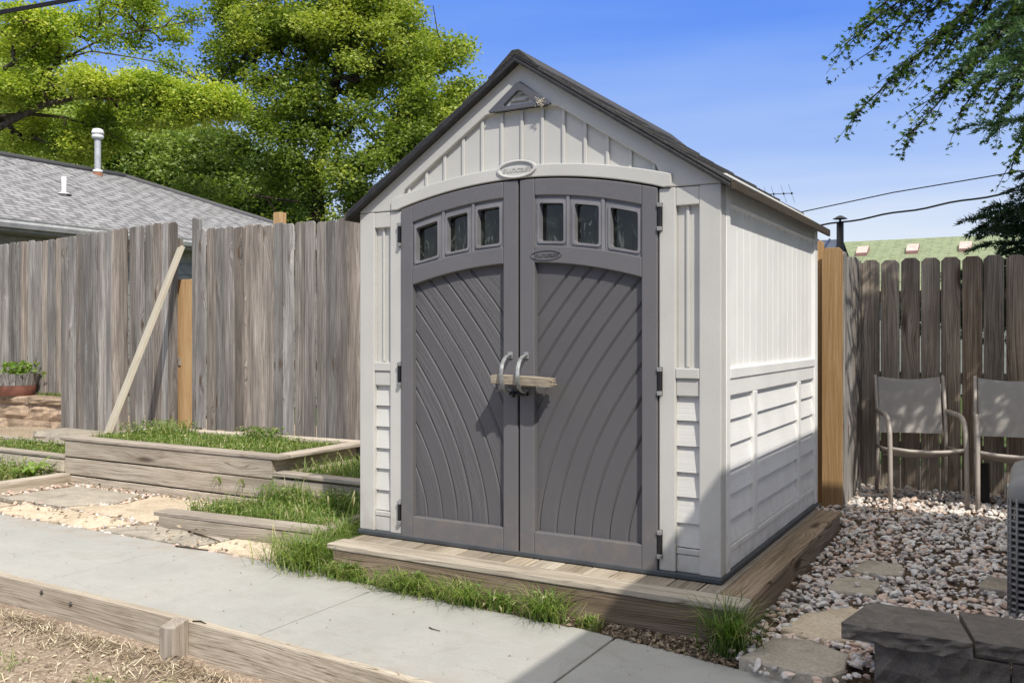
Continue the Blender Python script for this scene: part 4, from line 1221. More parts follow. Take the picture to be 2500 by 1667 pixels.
for a, b in ((.715, 1.16), (1.165, 1.61)): cap_block(a, b, a+.03, b-.03, -.455+.03*(a-.7), -.15, -.20, -.015, 'course_block')

# ------------------------------------------------------------------ gravel
def gz(x, y): return float(np.interp(y, [-.6, 1.3, 2.3, 3.6], [-.150, -.135, -.085, -.075]))
pts = in_poly(8200, [(.16, -.42), (.19, 2.1), (-.2, 2.15), (-.2, 3.62), (1.9, 3.62), (1.9, -.2), (.75, -.3), (.62, -.55), (.30, -.60)])
keep = np.ones(len(pts), bool)
for poly, k in (([(.40, 1.04), (.43, 1.28), (.6, 1.27), (.61, 1.1)], .97), ([(.36, .63), (.375, .87), (.545, .89), (.565, .63)], .99), ([(.31, -.08), (.35, .17), (.5, .36), (.60, .28), (.585, -.08), (.47, -.14)], .99), ([(.25, -.5), (.30, -.25), (.44, -.2), (.585, -.28), (.6, -.45), (.55, -.55), (.42, -.55)], .995), ([(1.03, 1.04), (1.03, 1.24), (1.2, 1.22), (1.2, 1.02)], .97)):
    keep &= ~(inside(pts, poly) & (rng.random(len(pts)) < k))
keep &= ~inside(pts, [(-.3, 2.0), (.02, 2.0), (.02, 2.25), (-.3, 2.25)])
pts = pts[keep]; n = len(pts)
size = np.clip(rng.lognormal(math.log(.0165), .36, n), .006, .034)
lay = rng.random(n)
z = np.array([gz(x, y) for x, y in pts])+np.where(lay < .6, 0, .012)+rng.normal(0, .004, n)
warm = np.array([mnoise.noise((x*1.6, y*1.6, 5)) for x, y in pts])
ti = rng.uniform(0, 1, n)
ti = np.where((warm > .05) & (rng.random(n) < .30), rng.uniform(.6, .8, n), ti)
v, f, tt = stones(np.column_stack([pts, z]), size, ti)
gv = raw('gravel', v, f, M['gravel'], None, tt); tag(gv, 'mixed grey, white and reddish river gravel right of the shed', 'gravel', None, 'stuff')
g = MB(); n = 26; vs = []; fs = []
for j in range(n+1):
    for i in range(n+1):
        y = -.62+4.25*j/n; xa = .165 if y < 2.1 else -.25; x = xa+(2.05-xa)*i/n; vs.append((x, y, gz(x, y)-.014+.006*mnoise.noise((x*6, y*6, 2))-(.05 if y < -.40 else 0)))
for j in range(n):
    for i in range(n):
        a = j*(n+1)+i; fs.append((a, a+1, a+n+2, a+n+1))
tag(raw('gravel_bed', vs, fs, M['soil'], smooth=True), kind='structure')
# small pale stones in the joints of the left flagstones
strips = [[(-6.0, .84), (-3.95, .84), (-3.95, .93), (-6.05, .93)], [(-6.18, .1), (-6.05, .1), (-6.05, .93), (-6.18, .93)], [(-5.65, .08), (-4.1, .08), (-4.1, .18), (-5.65, .22)], [(-5.06, .2), (-4.9, .2), (-4.9, .84), (-5.06, .84)], [(-4.32, -.16), (-4.22, -.16), (-4.2, .12), (-4.32, .12)], [(-6.0, -.205), (-2.6, -.225), (-2.6, -.185), (-6.0, -.165)], [(-4.2, .15), (-4.0, .1), (-4.0, .9), (-4.2, .9)]]
pp = np.concatenate([in_poly(k, s) for s, k in zip(strips, (240, 60, 90, 45, 25, 80, 70))])
n = len(pp)
v, f, tt = stones(np.column_stack([pp, np.full(n, -.198)+rng.uniform(0, .02, n)]), np.clip(rng.lognormal(math.log(.016), .35, n), .007, .032), rng.choice([.2, .34, .44, .63, .66, .72, .76, .54], n))
tag(raw('gravel_chips', v, f, M['gravel'], None, tt), 'pale stone chips lying in the joints between the left flagstones', 'gravel', None, 'stuff')

# ------------------------------------------------------------------ grass and weeds
def grass_patch(name, label, poly, z, n, h, wd, lean=(.2, 1.), tint=(.2, .9), cat='grass', clump=0, extra=None):
    p = in_poly(n, poly)
    if clump:
        c = in_poly(clump, poly); idx = rng.integers(0, clump, n); p = c[idx]+rng.normal(0, .035, (n, 2))
    nz_ = np.array([mnoise.noise((x*4.5, y*4.5, 31)) for x, y in p]); p = p[nz_+rng.uniform(-.35, .55, n) > -.12]; n = len(p)
    zz = np.array([z(x, y) if callable(z) else z for x, y in p])
    hh = rng.uniform(h[0], h[1], n)*rng.choice([1, 1, 1, 1.35], n)
    parts = [blades(np.column_stack([p, zz]), hh, rng.uniform(wd*.6, wd*1.3, n), rng.uniform(*lean, n), np.clip(rng.uniform(*tint, n)+.18*np.array([mnoise.noise((x*3, y*3, 9)) for x, y in p]), 0, 1))]
    if extra:
        m, s, h2 = extra
        q = in_poly(m, poly); nq = np.array([mnoise.noise((x*4.5, y*4.5, 77)) for x, y in q]); q = q[nq+rng.uniform(-.35, .55, m) > -.08]; m = len(q); zq = np.array([z(x, y) if callable(z) else z for x, y in q])
        cc = np.column_stack([q, zq+rng.uniform(.0, 1., m)**1.3*h2])
        parts.append(rhombs(cc, rng.uniform(s*.5, s*1.3, m), np.clip(rng.uniform(.2, 1, m), 0, 1), .8, .6))
    v, f, tt = merge(parts)
    return tag(raw(name, v, f, M['grass'], None, tt), label, cat, None, 'stuff')
grass_patch('weeds', 'low clover and grass filling the tallest raised bed', [(-6.16, 1.07), (-3.83, 1.07), (-3.83, 1.85), (-6.10, 1.82)], lambda x, y: .165+.03*mnoise.noise((x*2.5, y*2.5, .165)), 5200, (.03, .09), .006, (.2, .9), (.2, 1.), 'weeds', 0, (9000, .022, .075))
grass_patch('weeds', 'clover clump at the foot of the leaning plank', [(-6.15, 1.35), (-5.6, 1.5), (-5.6, 1.86), (-6.12, 1.86)], .17, 500, (.06, .17), .006, (.2, .8), (.3, 1.), 'weeds', 0, (1700, .026, .15))
grass_patch('weeds', 'leafy weeds along the rear board of the tallest bed', [(-5.0, 1.72), (-4.5, 1.70), (-4.5, 1.88), (-5.0, 1.86)], .17, 200, (.05, .12), .006, (.2, .8), (.2, .8), 'weeds', 0, (1100, .03, .14))
grass_patch('grass', 'grass filling the middle raised bed beside the shed', [(-3.66, 1.05), (-2.15, 1.05), (-2.15, 1.75), (-3.66, 1.75)], .04, 2600, (.05, .15), .006, (.3, 1.1), (.2, .9))
grass_patch('grass', 'lush grass filling the lowest bed behind its front board', [(-3.98, .32), (-2.12, .30), (-2.12, .93), (-3.3, .93), (-3.95, .62)], -.135, 5200, (.04, .12), .0055, (.3, 1.1), (.15, .95), 'grass', 0, (6500, .022, .09))
grass_patch('grass', 'taller grass heap against the middle bed board', [(-3.75, .72), (-2.7, .70), (-2.7, .93), (-3.6, .93)], -.13, 900, (.10, .20), .006, (.2, .9), (.1, .8), 'grass', 0, (2200, .026, .17))
grass_patch('weeds', 'clover in the bed below the block wall', [(-8.7, 1.06), (-6.34, 1.06), (-6.34, 1.55), (-8.7, 1.5)], 0., 900, (.03, .08), .006, (.3, 1.), (.2, .9), 'weeds', 0, (4200, .028, .075))
grass_patch('weeds', 'flowering weeds in the lowest left bed', [(-8.4, .26), (-6.33, .26), (-6.33, .92), (-8.4, .92)], -.14, 1200, (.05, .13), .006, (.3, 1.), (.3, 1.), 'weeds', 0, (6500, .026, .15))
grass_patch('grass', 'strip of grass on the soil above the block wall', [(-9.5, 2.70), (-8.85, 2.70), (-8.85, 2.73), (-9.5, 2.73)], .38, 260, (.02, .05), .006, (.3, 1.), (.5, 1.))
# tufts along the deck: separate clumps
def tuft(name, label, cx, cy, z, n, h, spread, wd=.006, tint=(.2, .9), extra=0, lean=(.2, 1.1), mat='grass', group=None):
    a = rng.uniform(0, 2*PI, n); r = np.abs(rng.normal(0, 1, n))
    p = np.column_stack([cx+np.cos(a)*r*spread[0], cy+np.sin(a)*r*spread[1], np.full(n, z)])
    parts = [blades(p, rng.uniform(h[0], h[1], n), rng.uniform(wd*.6, wd*1.2, n), rng.uniform(*lean, n), rng.uniform(*tint, n))]
    if extra:
        a = rng.uniform(0, 2*PI, extra); r = np.abs(rng.normal(0, 1, extra))
        c = np.column_stack([cx+np.cos(a)*r*spread[0], cy+np.sin(a)*r*spread[1], z+rng.uniform(0, h[1]*.7, extra)])
        parts.append(rhombs(c, rng.uniform(.015, .04, extra), rng.uniform(.3, 1, extra), .6, .5))
    v, f, tt = merge(parts)
    return tag(raw(name, v, f, M[mat], None, tt), label, 'grass', group)
TG = 'grass tufts along the front of the timber deck'
tuft('grass_tuft', 'big grass tuft at the left corner of the timber deck, spilling over the walk', -2.33, -.20, -.19, 900, (.08, .24), (.17, .085), .005, (.15, 1.), 160, (.5, 1.6), 'grass', TG)
tuft('grass_tuft', 'leafy weed clump on the walk edge right of the deck corner', -1.96, -.29, -.19, 260, (.05, .14), (.13, .03), .006, (.3, 1.), 320, (.3, 1.2), 'grass', TG)
tuft('grass_tuft', 'long grass tuft leaning over the walk left of the door gap', -1.50, -.330, -.19, 460, (.05, .17), (.16, .034), .0048, (.2, 1.), 60, (.6, 1.7), 'grass', TG)
tuft('grass_tuft', 'pale grass tuft with seed heads below the middle of the doors', -1.17, -.345, -.19, 290, (.06, .18), (.10, .032), .0045, (.4, 1.), 60, (.5, 1.6), 'grass', TG)
tuft('grass_tuft', 'small leafy clump between the two grass tufts below the right door', -.97, -.35, -.19, 160, (.05, .12), (.07, .018), .006, (.2, .9), 220, (.3, 1.), 'grass', TG)
tuft('grass_tuft', 'spiky grass tuft below the right door at the edge of the shadow', -.72, -.365, -.19, 320, (.07, .20), (.065, .03), .005, (.15, .9), 40, (.5, 1.5), 'grass', TG)
tuft('grass_tuft', 'small yellowish weed right of the spiky tuft', -.50, -.36, -.19, 60, (.04, .09), (.04, .015), .006, (.7, 1.), 60, (.3, 1.), 'grass', TG)
tuft('grass_tuft', 'dark tall grass tuft at the right front corner of the deck', .150, -.385, -.18, 400, (.10, .26), (.050, .035), .005, (0., .5), 30, (.2, 1.2), 'grass', TG)
# tall seeding stalks at the left corner
g = MB()
for (x, y, h, lx) in ((-2.22, -.05, .42, .10), (-2.35, .02, .36, -.02), (-2.12, .03, .34, .12), (-2.28, .06, .45, .16), (-2.46, -.08, .30, -.06), (-2.18, -.02, .38, .04)):
    P0 = [(x+lx*q*q, y, -.19+h*q) for q in (0, .25, .5, .75, 1)]
    g.tube(P0, [.0035, .003, .0025, .002, .001], 4, .6); g.tube([(x+lx*.86, y, -.19+h*.88), (x+lx*1., y, -.19+h*.98), (x+lx*1.1, y, -.19+h*1.05)], [.002, .006, .002], 5, .95)
sk = g.build('seeding_grass', M['grass']); tag(sk, 'tall seeding grass stalks rising between the lowest bed and the shed', 'grass')
tuft('grass_tuft', 'loose long grass between the lowest bed and the left side of the deck', -2.36, .12, -.19, 420, (.08, .26), (.10, .12), .006, (.2, .9), 60, (.2, 1.1), 'grass', TG)
# broad weed on the lowest left bed
def rosette(name, label, cx, cy, z, n, L, wd, tint, mat='weed', up=.7):
    vs = []; fs = []; ts = []
    for i in range(n):
        a = 2*PI*i/n+random.uniform(-.3, .3); l = L*random.uniform(.6, 1.1); e = up*random.uniform(.5, 1.2)
        d = np.array([math.cos(a), math.sin(a), 0]); s = np.array([-math.sin(a), math.cos(a), 0]); k = len(vs)
        for q, wq, zq in ((0, .2, 0), (.35, .8, .75), (.7, 1., 1.), (1., .05, .82)):
            c = np.array([cx, cy, z])+d*l*q+np.array([0, 0, l*e*zq]); vs += [c-s*wd*wq*.5, c+s*wd*wq*.5]
        for q in range(3): fs.append((k+2*q, k+2*q+1, k+2*q+3, k+2*q+2))
        ts += [random.uniform(*tint)]*8
    return tag(raw(name, vs, fs, M[mat], None, ts), label, 'weed')
rosette('broad_weed', 'bright broad leaved weed hanging over the right edge of the lowest left bed', -6.42, .72, -.13, 22, .20, .045, (.6, 1.))
rosette('broad_weed', 'small broad leaved weed on bare soil near the bottom left of the picture', -2.80, -1.86, yard_z(-2.80, -1.86), 11, .07, .02, (.2, .6))
rosette('broad_weed', 'low green weed sprig left of the bottom left weed', -3.18, -1.66, yard_z(-3.18, -1.66), 8, .05, .014, (.4, .8), 'weed', .4)
# wispy weeds on the bed front
for x, y, lb in ((-4.28, .93, 'left of two wispy pale weeds growing from the gap in the tallest bed front'), (-4.02, .93, 'right of two wispy pale weeds growing from the gap in the tallest bed front')):
    g = MB()
    for k in range(7): 
        dx = random.uniform(-.08, .08); g.tube([(x, y, -.03), (x+dx*.3, y-.03, .03), (x+dx, y-.05, -.01-random.uniform(0, .08))], [.003, .0025, .0008], 4, .8)
    ww = g.build('wispy_weed', M['grass']); tag(ww, lb, 'weed')

# ------------------------------------------------------------------ litter on the ground
n = 5200; p = in_poly(n, [(-6.5, -3.2), (.4, -3.2), (.4, -1.36), (-6.5, -1.21)])
near = rng.random(n) < .5
p[near, 1] = np.array([walk_near(x) for x in p[near, 0]])-.06-np.abs(rng.normal(0, .10, near.sum()))
zz = np.array([yard_z(x, y) for x, y in p])+.006
parts = []
L = rng.uniform(.025, .13, n); a = rng.uniform(0, 2*PI, n); d = np.stack([np.cos(a), np.sin(a), rng.normal(0, .14, n)], 1); s = np.stack([-np.sin(a), np.cos(a), np.zeros(n)], 1)
c0 = np.column_stack([p, zz]); wv = rng.uniform(.002, .0058, n)[:, None]; arc = np.zeros((n, 3)); arc[:, 2] = rng.uniform(0, .03, n); kink = s*rng.normal(0, .018, n)[:, None]
v = np.stack([c0-d*L[:, None]*.5-s*wv*.5, c0-d*L[:, None]*.5+s*wv*.5, c0+arc+kink+s*wv*.5, c0+arc+kink-s*wv*.5, c0+d*L[:, None]*.5+s*wv*.3, c0+d*L[:, None]*.5-s*wv*.3], 1).reshape(-1, 3)
i = np.arange(n)[:, None]*6; f = np.concatenate([i+np.array([[0, 1, 2, 3]]), i+np.array([[3, 2, 4, 5]])]); 
straw = (v, f, np.repeat(rng.uniform(0, 1, n), 6))
n2 = 8500; p = in_poly(n2, [(-6.5, -3.2), (.4, -3.2), (.4, -1.36), (-6.5, -1.21)])
zz = np.array([yard_z(x, y) for x, y in p])+rng.uniform(.001, .010, n2)
chips = rhombs(np.column_stack([p, zz]), rng.uniform(.008, .032, n2), rng.uniform(0, 1, n2), 1.6, .55)
v, f, tt = merge([straw, chips])
tag(raw('straw_litter', v, f, M['straw'], None, tt), 'dry straw, bark chips and leaf litter over the bare soil in front of the walk', 'litter', None, 'stuff')
n3 = 2400; cl = in_poly(60, [(-5.0, -2.6), (-.9, -2.6), (-.9, -1.40), (-5.0, -1.30)]); p = cl[rng.integers(0, 60, n3)]+rng.normal(0, .05, (n3, 2))
zz = np.array([yard_z(x, y) for x, y in p])
v, f, tt = merge([blades(np.column_stack([p, zz]), rng.uniform(.015, .06, n3), rng.uniform(.002, .005, n3), rng.uniform(.4, 1.4, n3), rng.uniform(.3, 1, n3)), rhombs(np.column_stack([p+rng.normal(0, .02, (n3, 2)), zz+rng.uniform(.004, .03, n3)]), rng.uniform(.008, .022, n3), rng.uniform(.3, 1, n3), .9, .6)])
tag(raw('sparse_grass', v, f, M['grass'], None, tt), 'sparse green sprouts on the bare soil in front of the walk', 'grass', None, 'stuff')
# dark litter between deck and walk
n4 = 1500; x = rng.uniform(-1.1, .22, n4)*1.0; x = np.where(rng.random(n4) < .7, rng.uniform(-.42, .22, n4), x)
y = np.array([rng.uniform(walk_far(q)-.015, -.275) for q in x]); zz = -.182+rng.uniform(.0, .016, n4)
lit = rhombs(np.column_stack([x, y, zz]), rng.uniform(.01, .035, n4), rng.uniform(0, .9, n4), .5, .45)
tag(raw('leaf_litter', *lit[:2], M['chip'], None, lit[2]), 'dry curled leaves in the strip between the deck and the walk', 'litter', None, 'stuff')
n5 = 260; q = np.concatenate([in_poly(120, [(-6.1, .78), (-3.9, .78), (-3.9, .93), (-6.1, .93)]), in_poly(140, [(-6.2, -.2), (-2.5, -.22), (-2.5, .15), (-6.2, .15)])])
lit = rhombs(np.column_stack([q, np.full(n5, -.168)+rng.uniform(0, .012, n5)]), rng.uniform(.012, .05, n5), rng.uniform(0, 1, n5), .8, .5)
tag(raw('leaf_litter', *lit[:2], M['chip'], None, lit[2]), 'scattered dry leaves on the left flagstones', 'litter', None, 'stuff')
n6 = 120; q = in_poly(n6, [(-6., -1.1), (.0, -1.2), (.0, -.5), (-1.7, -.35), (-6., -.25)])
lit = rhombs(np.column_stack([q, np.full(n6, WZ+.003)+rng.uniform(0, .002, n6)]), rng.uniform(.005, .016, n6), rng.uniform(0, .5, n6), 3., .45)
tag(raw('walk_specks', *lit[:2], M['chip'], None, lit[2]), 'tiny leaf crumbs scattered over the concrete walk', 'litter', None, 'stuff')
for lb, P0, r in (('dark forked twig on the flagstone in front of the lowest bed edge', [(-3.62, .06, -.168), (-3.45, .02, -.165), (-3.28, -.02, -.167), (-3.20, -.05, -.168)], .006),
                  ('thin twig lying across the joint at the far edge of the walk', [(-3.38, -.24, -.176), (-3.25, -.235, -.172), (-3.12, -.215, -.176)], .005),
                  ('curved dark twig on the walk slab below the doors', [(-1.12, -.72, -.176), (-1.09, -.735, -.174), (-1.05, -.735, -.176)], .0025),
                  ('short dark twig beside the stake on the edging board', [(-2.10, -1.20, -.172), (-2.06, -1.19, -.168), (-2.02, -1.195, -.172)], .004)):
    g = MB(); g.tube(P0, [r, r*.9]+[r*.6]*(len(P0)-2), 6); tw = g.build('twig', M['twig']); tag(tw, lb, 'twig')

# ------------------------------------------------------------------ patio chairs
def chair(x, y, z, yaw, label):
    C = empty('patio_chair', (0, 0, 0), label, 'chair', 'taupe patio chairs by the fence')
    W = .50; fz = .005
    for sx in (-1, 1):
        X = sx*W/2
        g = MB()    # front leg sweeping up into the armrest
        pts = [(X, -.02, 0), (X, -.012, .20), (X, 0, .40), (X, .015, .52), (X, .05, .595), (X, .10, .628), (X, .18, .640), (X, .40, .645), (X, .52, .645)]
        g.tube(pts, [.0155, .016, .0165, .017, .017, .0165, .016, .015, .011], 10, .5, 0, True, (1.25, (1, 0, 0)))
        g.build('armrest', M['chair'], C)
        g = MB(); pts = [(X*.97, .56, 0), (X*.97, .51, .22), (X*.97, .50, .42), (X*.97, .52, .60), (X*.97, .585, .885), (X*.97, .605, .905)]
        g.tube(pts, .0135, 8); g.build('back_leg', M['chair'], C)
        g = MB(); g.tube([(X*.98, 0, .405), (X*.98, .22, .385), (X*.98, .50, .375)], .012, 8); g.build('side_rail', M['chair'], C)
    g = MB(); g.tube([(-W/2, 0, .415), (-W/4, -.012, .400), (0, -.016, .395), (W/4, -.012, .400), (W/2, 0, .415)], .013, 8); g.build('front_rail', M['chair'], C)
    g = MB(); n = 10; vs = []; bs = []; fs = []
    for j in range(n+1):
        for i in range(n+1):
            u = i/n-.5; t_ = j/n
            yy = .515+.085*t_+.018*math.cos(u*PI); zz = .475+.425*t_-(.022*math.cos(u*PI) if j == n else 0)
            vs.append((u*(W-.055), yy, zz)); bs.append((u*W, 0, t_*.45))
    for j in range(n):
        for i in range(n): fs.append((j*(n+1)+i, j*(n+1)+i+1, (j+1)*(n+1)+i+1, (j+1)*(n+1)+i))
    g.mesh(vs, fs, bs, .5, 0, True); g.build('back_sling', M['sling'], C)
    g = MB(); vs = []; bs = []; fs = []
    for j in range(n+1):
        for i in range(n+1):
            u = i/n-.5; t_ = j/n
            vs.append((u*(W-.045), .012+.40*t_, .402-.085*t_-.02*math.cos(u*PI))); bs.append((u*W, 0, t_*.45))
    for j in range(n):
        for i in range(n): fs.append((j*(n+1)+i, j*(n+1)+i+1, (j+1)*(n+1)+i+1, (j+1)*(n+1)+i))
    g.mesh(vs, fs, bs, .5, 0, True); g.build('seat_sling', M['sling'], C)
    C.location = (x, y, z); C.rotation_euler = (0, 0, yaw)
    return C
c1 = chair(.600, 2.905, -.085, math.radians(18), 'left taupe patio chair with sunlit spots on its mesh back')
c2 = chair(1.160, 2.93, -.085, math.radians(5), 'right taupe patio chair cut off by the picture edge')
# corrugated drain pipe
g = MB(); pts = []; rr = []
for i in range(60):
    q = i/59; pts.append((.945, 3.20-.02*q, -.08+.30*q)); rr.append(.028+.003*(i % 2))
g.tube(pts, rr, 12); pipe = g.build('drain_pipe', M['black']); tag(pipe, 'dark corrugated drain pipe standing behind the chair legs', 'pipe')

# ------------------------------------------------------------------ air conditioner
ac = empty('air_conditioner', (1.5, .95, -.15), 'grey air conditioner condenser with slotted louvre sides at the right edge', 'air conditioner')
AX0, AX1, AY0, AY1 = 1.135, 1.86, .60, 1.33
def rr_path(x0, x1, y0, y1, r, k=6):
    out = []
    for cx, cy, a0 in ((x0+r, y0+r, PI), (x1-r, y0+r, 1.5*PI), (x1-r, y1-r, 0), (x0+r, y1-r, .5*PI)):
        for i in range(k+1): a = a0+.5*PI*i/k; out.append((cx+r*math.cos(a), cy+r*math.sin(a)))
    return out
def loop(g, prof, m=0, tint=.5):
    """stack of (inset, z) outlines of the rounded cabinet"""
    vs = []; fs = []; n = None
    for ins, z in prof:
        p = rr_path(AX0+ins, AX1-ins, AY0+ins, AY1-ins, max(.01, .07-ins*.6)); n = len(p)
        vs += [(x, y, z) for x, y in p]
    for i in range(len(prof)-1):
        for k in range(n):
            a = i*n+k; b = i*n+(k+1) % n; fs.append((a, b, b+n, a+n))
    g.mesh(vs, fs, None, tint, m, True)
    return n
g = MB(); loop(g, [(.025, -.12), (.025, .40)]); g.build('coil', M['ac_dark'], ac)
g = MB(); loop(g, [(.03, -.15), (-.004, -.15), (-.004, -.125), (.02, -.118)])
nL = 17
for i in range(nL):
    z = -.105+i*.0285; loop(g, [(.014, z-.004), (.0, z-.004), (-.001, z+.002), (.010, z+.008), (.016, z+.004)])
p = rr_path(AX0, AX1, AY0, AY1, .07, 6)
for k in range(0, len(p), 2):
    g.tube([(p[k][0], p[k][1], -.13), (p[k][0], p[k][1], .40)], .006, 6)
for q in range(1, 8):
    for (xx, yy) in ((AX0+(AX1-AX0)*q/8, AY0), (AX0, AY0+(AY1-AY0)*q/8), (AX0+(AX1-AX0)*q/8, AY1), (AX1, AY0+(AY1-AY0)*q/8)):
        g.tube([(xx, yy, -.13), (xx, yy, .40)], .005, 6)
g.build('louvre_guard', M['ac'], ac)
g = MB(); loop(g, [(.012, .380), (-.002, .382), (-.003, .40), (.0, .445), (.018, .483), (.05, .497), (.10, .500)])
cxa, cya = (AX0+AX1)/2, (AY0+AY1)/2
lathe(g, [(.28, .499), (.275, .505), (.26, .494), (.255, .46)], cxa, cya, 40)
pts_ = rr_path(AX0+.10, AX1-.10, AY0+.10, AY1-.10, .02); 
ring_ = [(cxa+.28*math.cos(math.atan2(y-cya, x-cxa)), cya+.28*math.sin(math.atan2(y-cya, x-cxa)), .499) for x, y in pts_]
vs = [(x, y, .500) for x, y in pts_]+ring_; n = len(pts_)
g.mesh(vs, [(i, (i+1) % n, n+(i+1) % n, n+i) for i in range(n)], None, .5, 0, True)
top = g.build('top_cover', M['ac'], ac)
g = MB()
for r in (.05, .09, .13, .17, .21, .25): g.tube([(cxa+r*math.cos(2*PI*k/32), cya+r*math.sin(2*PI*k/32), .496) for k in range(33)], .003, 5)
for k in range(8): a = PI*k/4; g.tube([(cxa+.03*math.cos(a), cya+.03*math.sin(a), .494), (cxa+.27*math.cos(a), cya+.27*math.sin(a), .494)], .0035, 5)
lathe(g, [(.0, .44), (.262, .44)], cxa, cya, 30)
g.build('fan_grille', M['ac_dark'], top)
g = MB(); g.box(AX0-.006, AX0-.001, .70, .80, .395, .440); g.build('rating_plate', M['sticker'], ac)
# concrete pad under the condenser
g = MB(); g.box(AX0-.01, AX1+.02, AY0-.01, AY1+.02, -.20, -.151); cp = g.build('condenser_pad', M['concrete']); tag(cp, 'concrete pad under the grey air conditioner', 'pad')

# ------------------------------------------------------------------ the house whose eave throws the shadow (right of the picture)
hs_ = empty('house', (5.5, -4., -.3), 'white sided single storey house standing right of the camera', 'house')
g = MB(); g.box(2.28, 9.5, -10, .55, -.36, 2.98, 'x'); g.build('wall', M['siding_white'], hs_)
EX, EY, EZ = 1.85, .80, 3.14
g = MB(); r1, r2 = (5.9, -2.9, 4.8), (5.9, -7., 4.8)
A_, B_, C_, D_ = (EX, EY, EZ), (9.95, EY, EZ), (9.95, -10.4, EZ), (EX, -10.4, EZ)
g.face([A_, D_, r2, r1]); g.face([B_, A_, r1]); g.face([C_, B_, r1, r2]); g.face([D_, C_, r2])
g.box(EX, 9.95, -10.4, EY, EZ-.16, EZ-.002); g.build('roof', M['roof_grey'], hs_)

# ------------------------------------------------------------------ left house
lh = empty('house', (-15.4, 6., -.3), 'neighbour house with grey shingle hip roof behind the left fence', 'house')
X0, XR, X1 = -19.35, -15.4, -11.45; Y0, YR, Y1 = -12., 8.35, 12.6; ZE, ZR = 2.79, 4.47
def slope(g, pts, u, vdir):
    u = Vector(u).normalized(); vdir = Vector(vdir).normalized()
    g.face(pts, [(Vector(p).dot(u)+50, Vector(p).dot(vdir)+50, 0) for p in pts])
g = MB()
sv = Vector((-3.95, 0, ZR-ZE)); slope(g, [(X1, Y0, ZE), (X1, Y1, ZE), (XR, YR, ZR), (XR, Y0, ZR)], (0, 1, 0), sv)
slope(g, [(X1, Y1, ZE), (X0, Y1, ZE), (XR, YR, ZR)], (1, 0, 0), (0, -4.25, ZR-ZE))
slope(g, [(X0, Y1, ZE), (X0, Y0, ZE), (XR, Y0, ZR), (XR, YR, ZR)], (0, 1, 0), (3.95, 0, ZR-ZE))
rf2 = g.build('roof', M['roof_grey'], lh)
g = MB(); g.tube([(XR, Y0, ZR+.01), (XR, YR, ZR+.01)], .07, 6); g.tube([(XR, YR, ZR+.01), (X1, Y1, ZE+.02)], .06, 6); g.build('ridge_cap', M['roof_grey'], rf2)
g = MB(); g.box(X0+.4, X1-.42, Y0, Y1-.4, -.36, ZE-.16); g.build('wall', M['siding'], lh)
g = MB(); g.box(X1-.45, X1-.01, Y0, Y1, ZE-.17, ZE-.14); g.build('soffit', M['siding'], lh)
g = MB(); n = 7; vs = []; fs = []
prof = [(-.02, .02), (-.02, -.10), (.05, -.11), (.09, -.05), (.10, .0), (.115, .01), (.105, -.005)]
for y in (Y0, Y1+.1):
    for dx, dz in prof: vs.append((X1+dx, y, ZE+dz-.015))
for i in range(len(prof)-1): fs.append((i, i+1, len(prof)+i+1, len(prof)+i))
g.mesh(vs, fs); g.build('gutter', M['white'], lh)
g = MB(); g.box(X1-.03, X1-.021, Y0, Y1, ZE-.17, ZE-.0); g.build('fascia', M['siding'], lh)
g = MB()
for k in range(14): g.box(X1-.42, X1-.405, Y0, Y1-.4, 2.4-k*.2, 2.585-k*.2, 'y')
g.build('lap_siding', M['siding'], lh)
px, py = -15.2, 7.58
g = MB(); zb_ = 4.30; lathe(g, [(.062, zb_), (.062, 5.17)], px, py, 20); pv = g.build('vent_pipe', M['galv'], lh)
g = MB(); lathe(g, [(.07, 5.11), (.112, 5.12), (.115, 5.17), (.098, 5.18), (.098, 5.20), (.118, 5.205), (.118, 5.25), (.10, 5.26), (.105, 5.29), (.06, 5.31), (0, 5.315)], px, py, 20); g.build('pipe_cap', M['white'], pv)
g = MB(); lathe(g, [(.15, 4.27), (.10, 4.36), (.09, 4.42), (.065, 4.43)], px, py, 20); lathe(g, [(.09, 4.43), (.095, 4.47), (.065, 4.48)], px, py, 20, .5, 1); g.build('pipe_flashing', [M['rust'], M['white']], pv)
g = MB(); px2, py2 = -13.25, 5.55; zz_ = ZE+(X1-px2)*(ZR-ZE)/3.95
lathe(g, [(.038, zz_-.1), (.038, zz_+.30), (0, zz_+.30)], px2, py2, 12); lathe(g, [(.13, zz_+.0), (.05, zz_+.03)], px2, py2, 12); g.build('plumbing_vent', M['white'], lh)

# ------------------------------------------------------------------ green roofed house and blue metal shed on the right
gh = empty('house', (3., 24., -.3), 'house with pale green shingle roof behind the right fence', 'house')
RY, RZ = 25.5, 4.02; EYg, EZg = 20.5, 2.0
tl = .06   # the ridge drops a little to the left in the picture
g = MB(); slope(g, [(-5.6, EYg, EZg), (14, EYg, EZg), (14, RY, RZ), (-5.6, RY, RZ)], (1, 0, 0), (0, RY-EYg, RZ-EZg))
slope(g, [(14, 30.5, EZg), (-5.6, 30.5, EZg), (-5.6, RY, RZ), (14, RY, RZ)], (1, 0, 0), (0, -5, RZ-EZg))
g.build('roof', M['roof_green'], gh)
g = MB(); g.box(-5.4, 13.8, EYg+.3, 30.2, -.36, EZg+.05); g.prism([(-5.4, EZg), (13.8, EZg)]+[(13.8, EZg+.1), (-5.4, EZg+.1)], EYg+.4, 30); g.build('wall', M['siding'], gh)
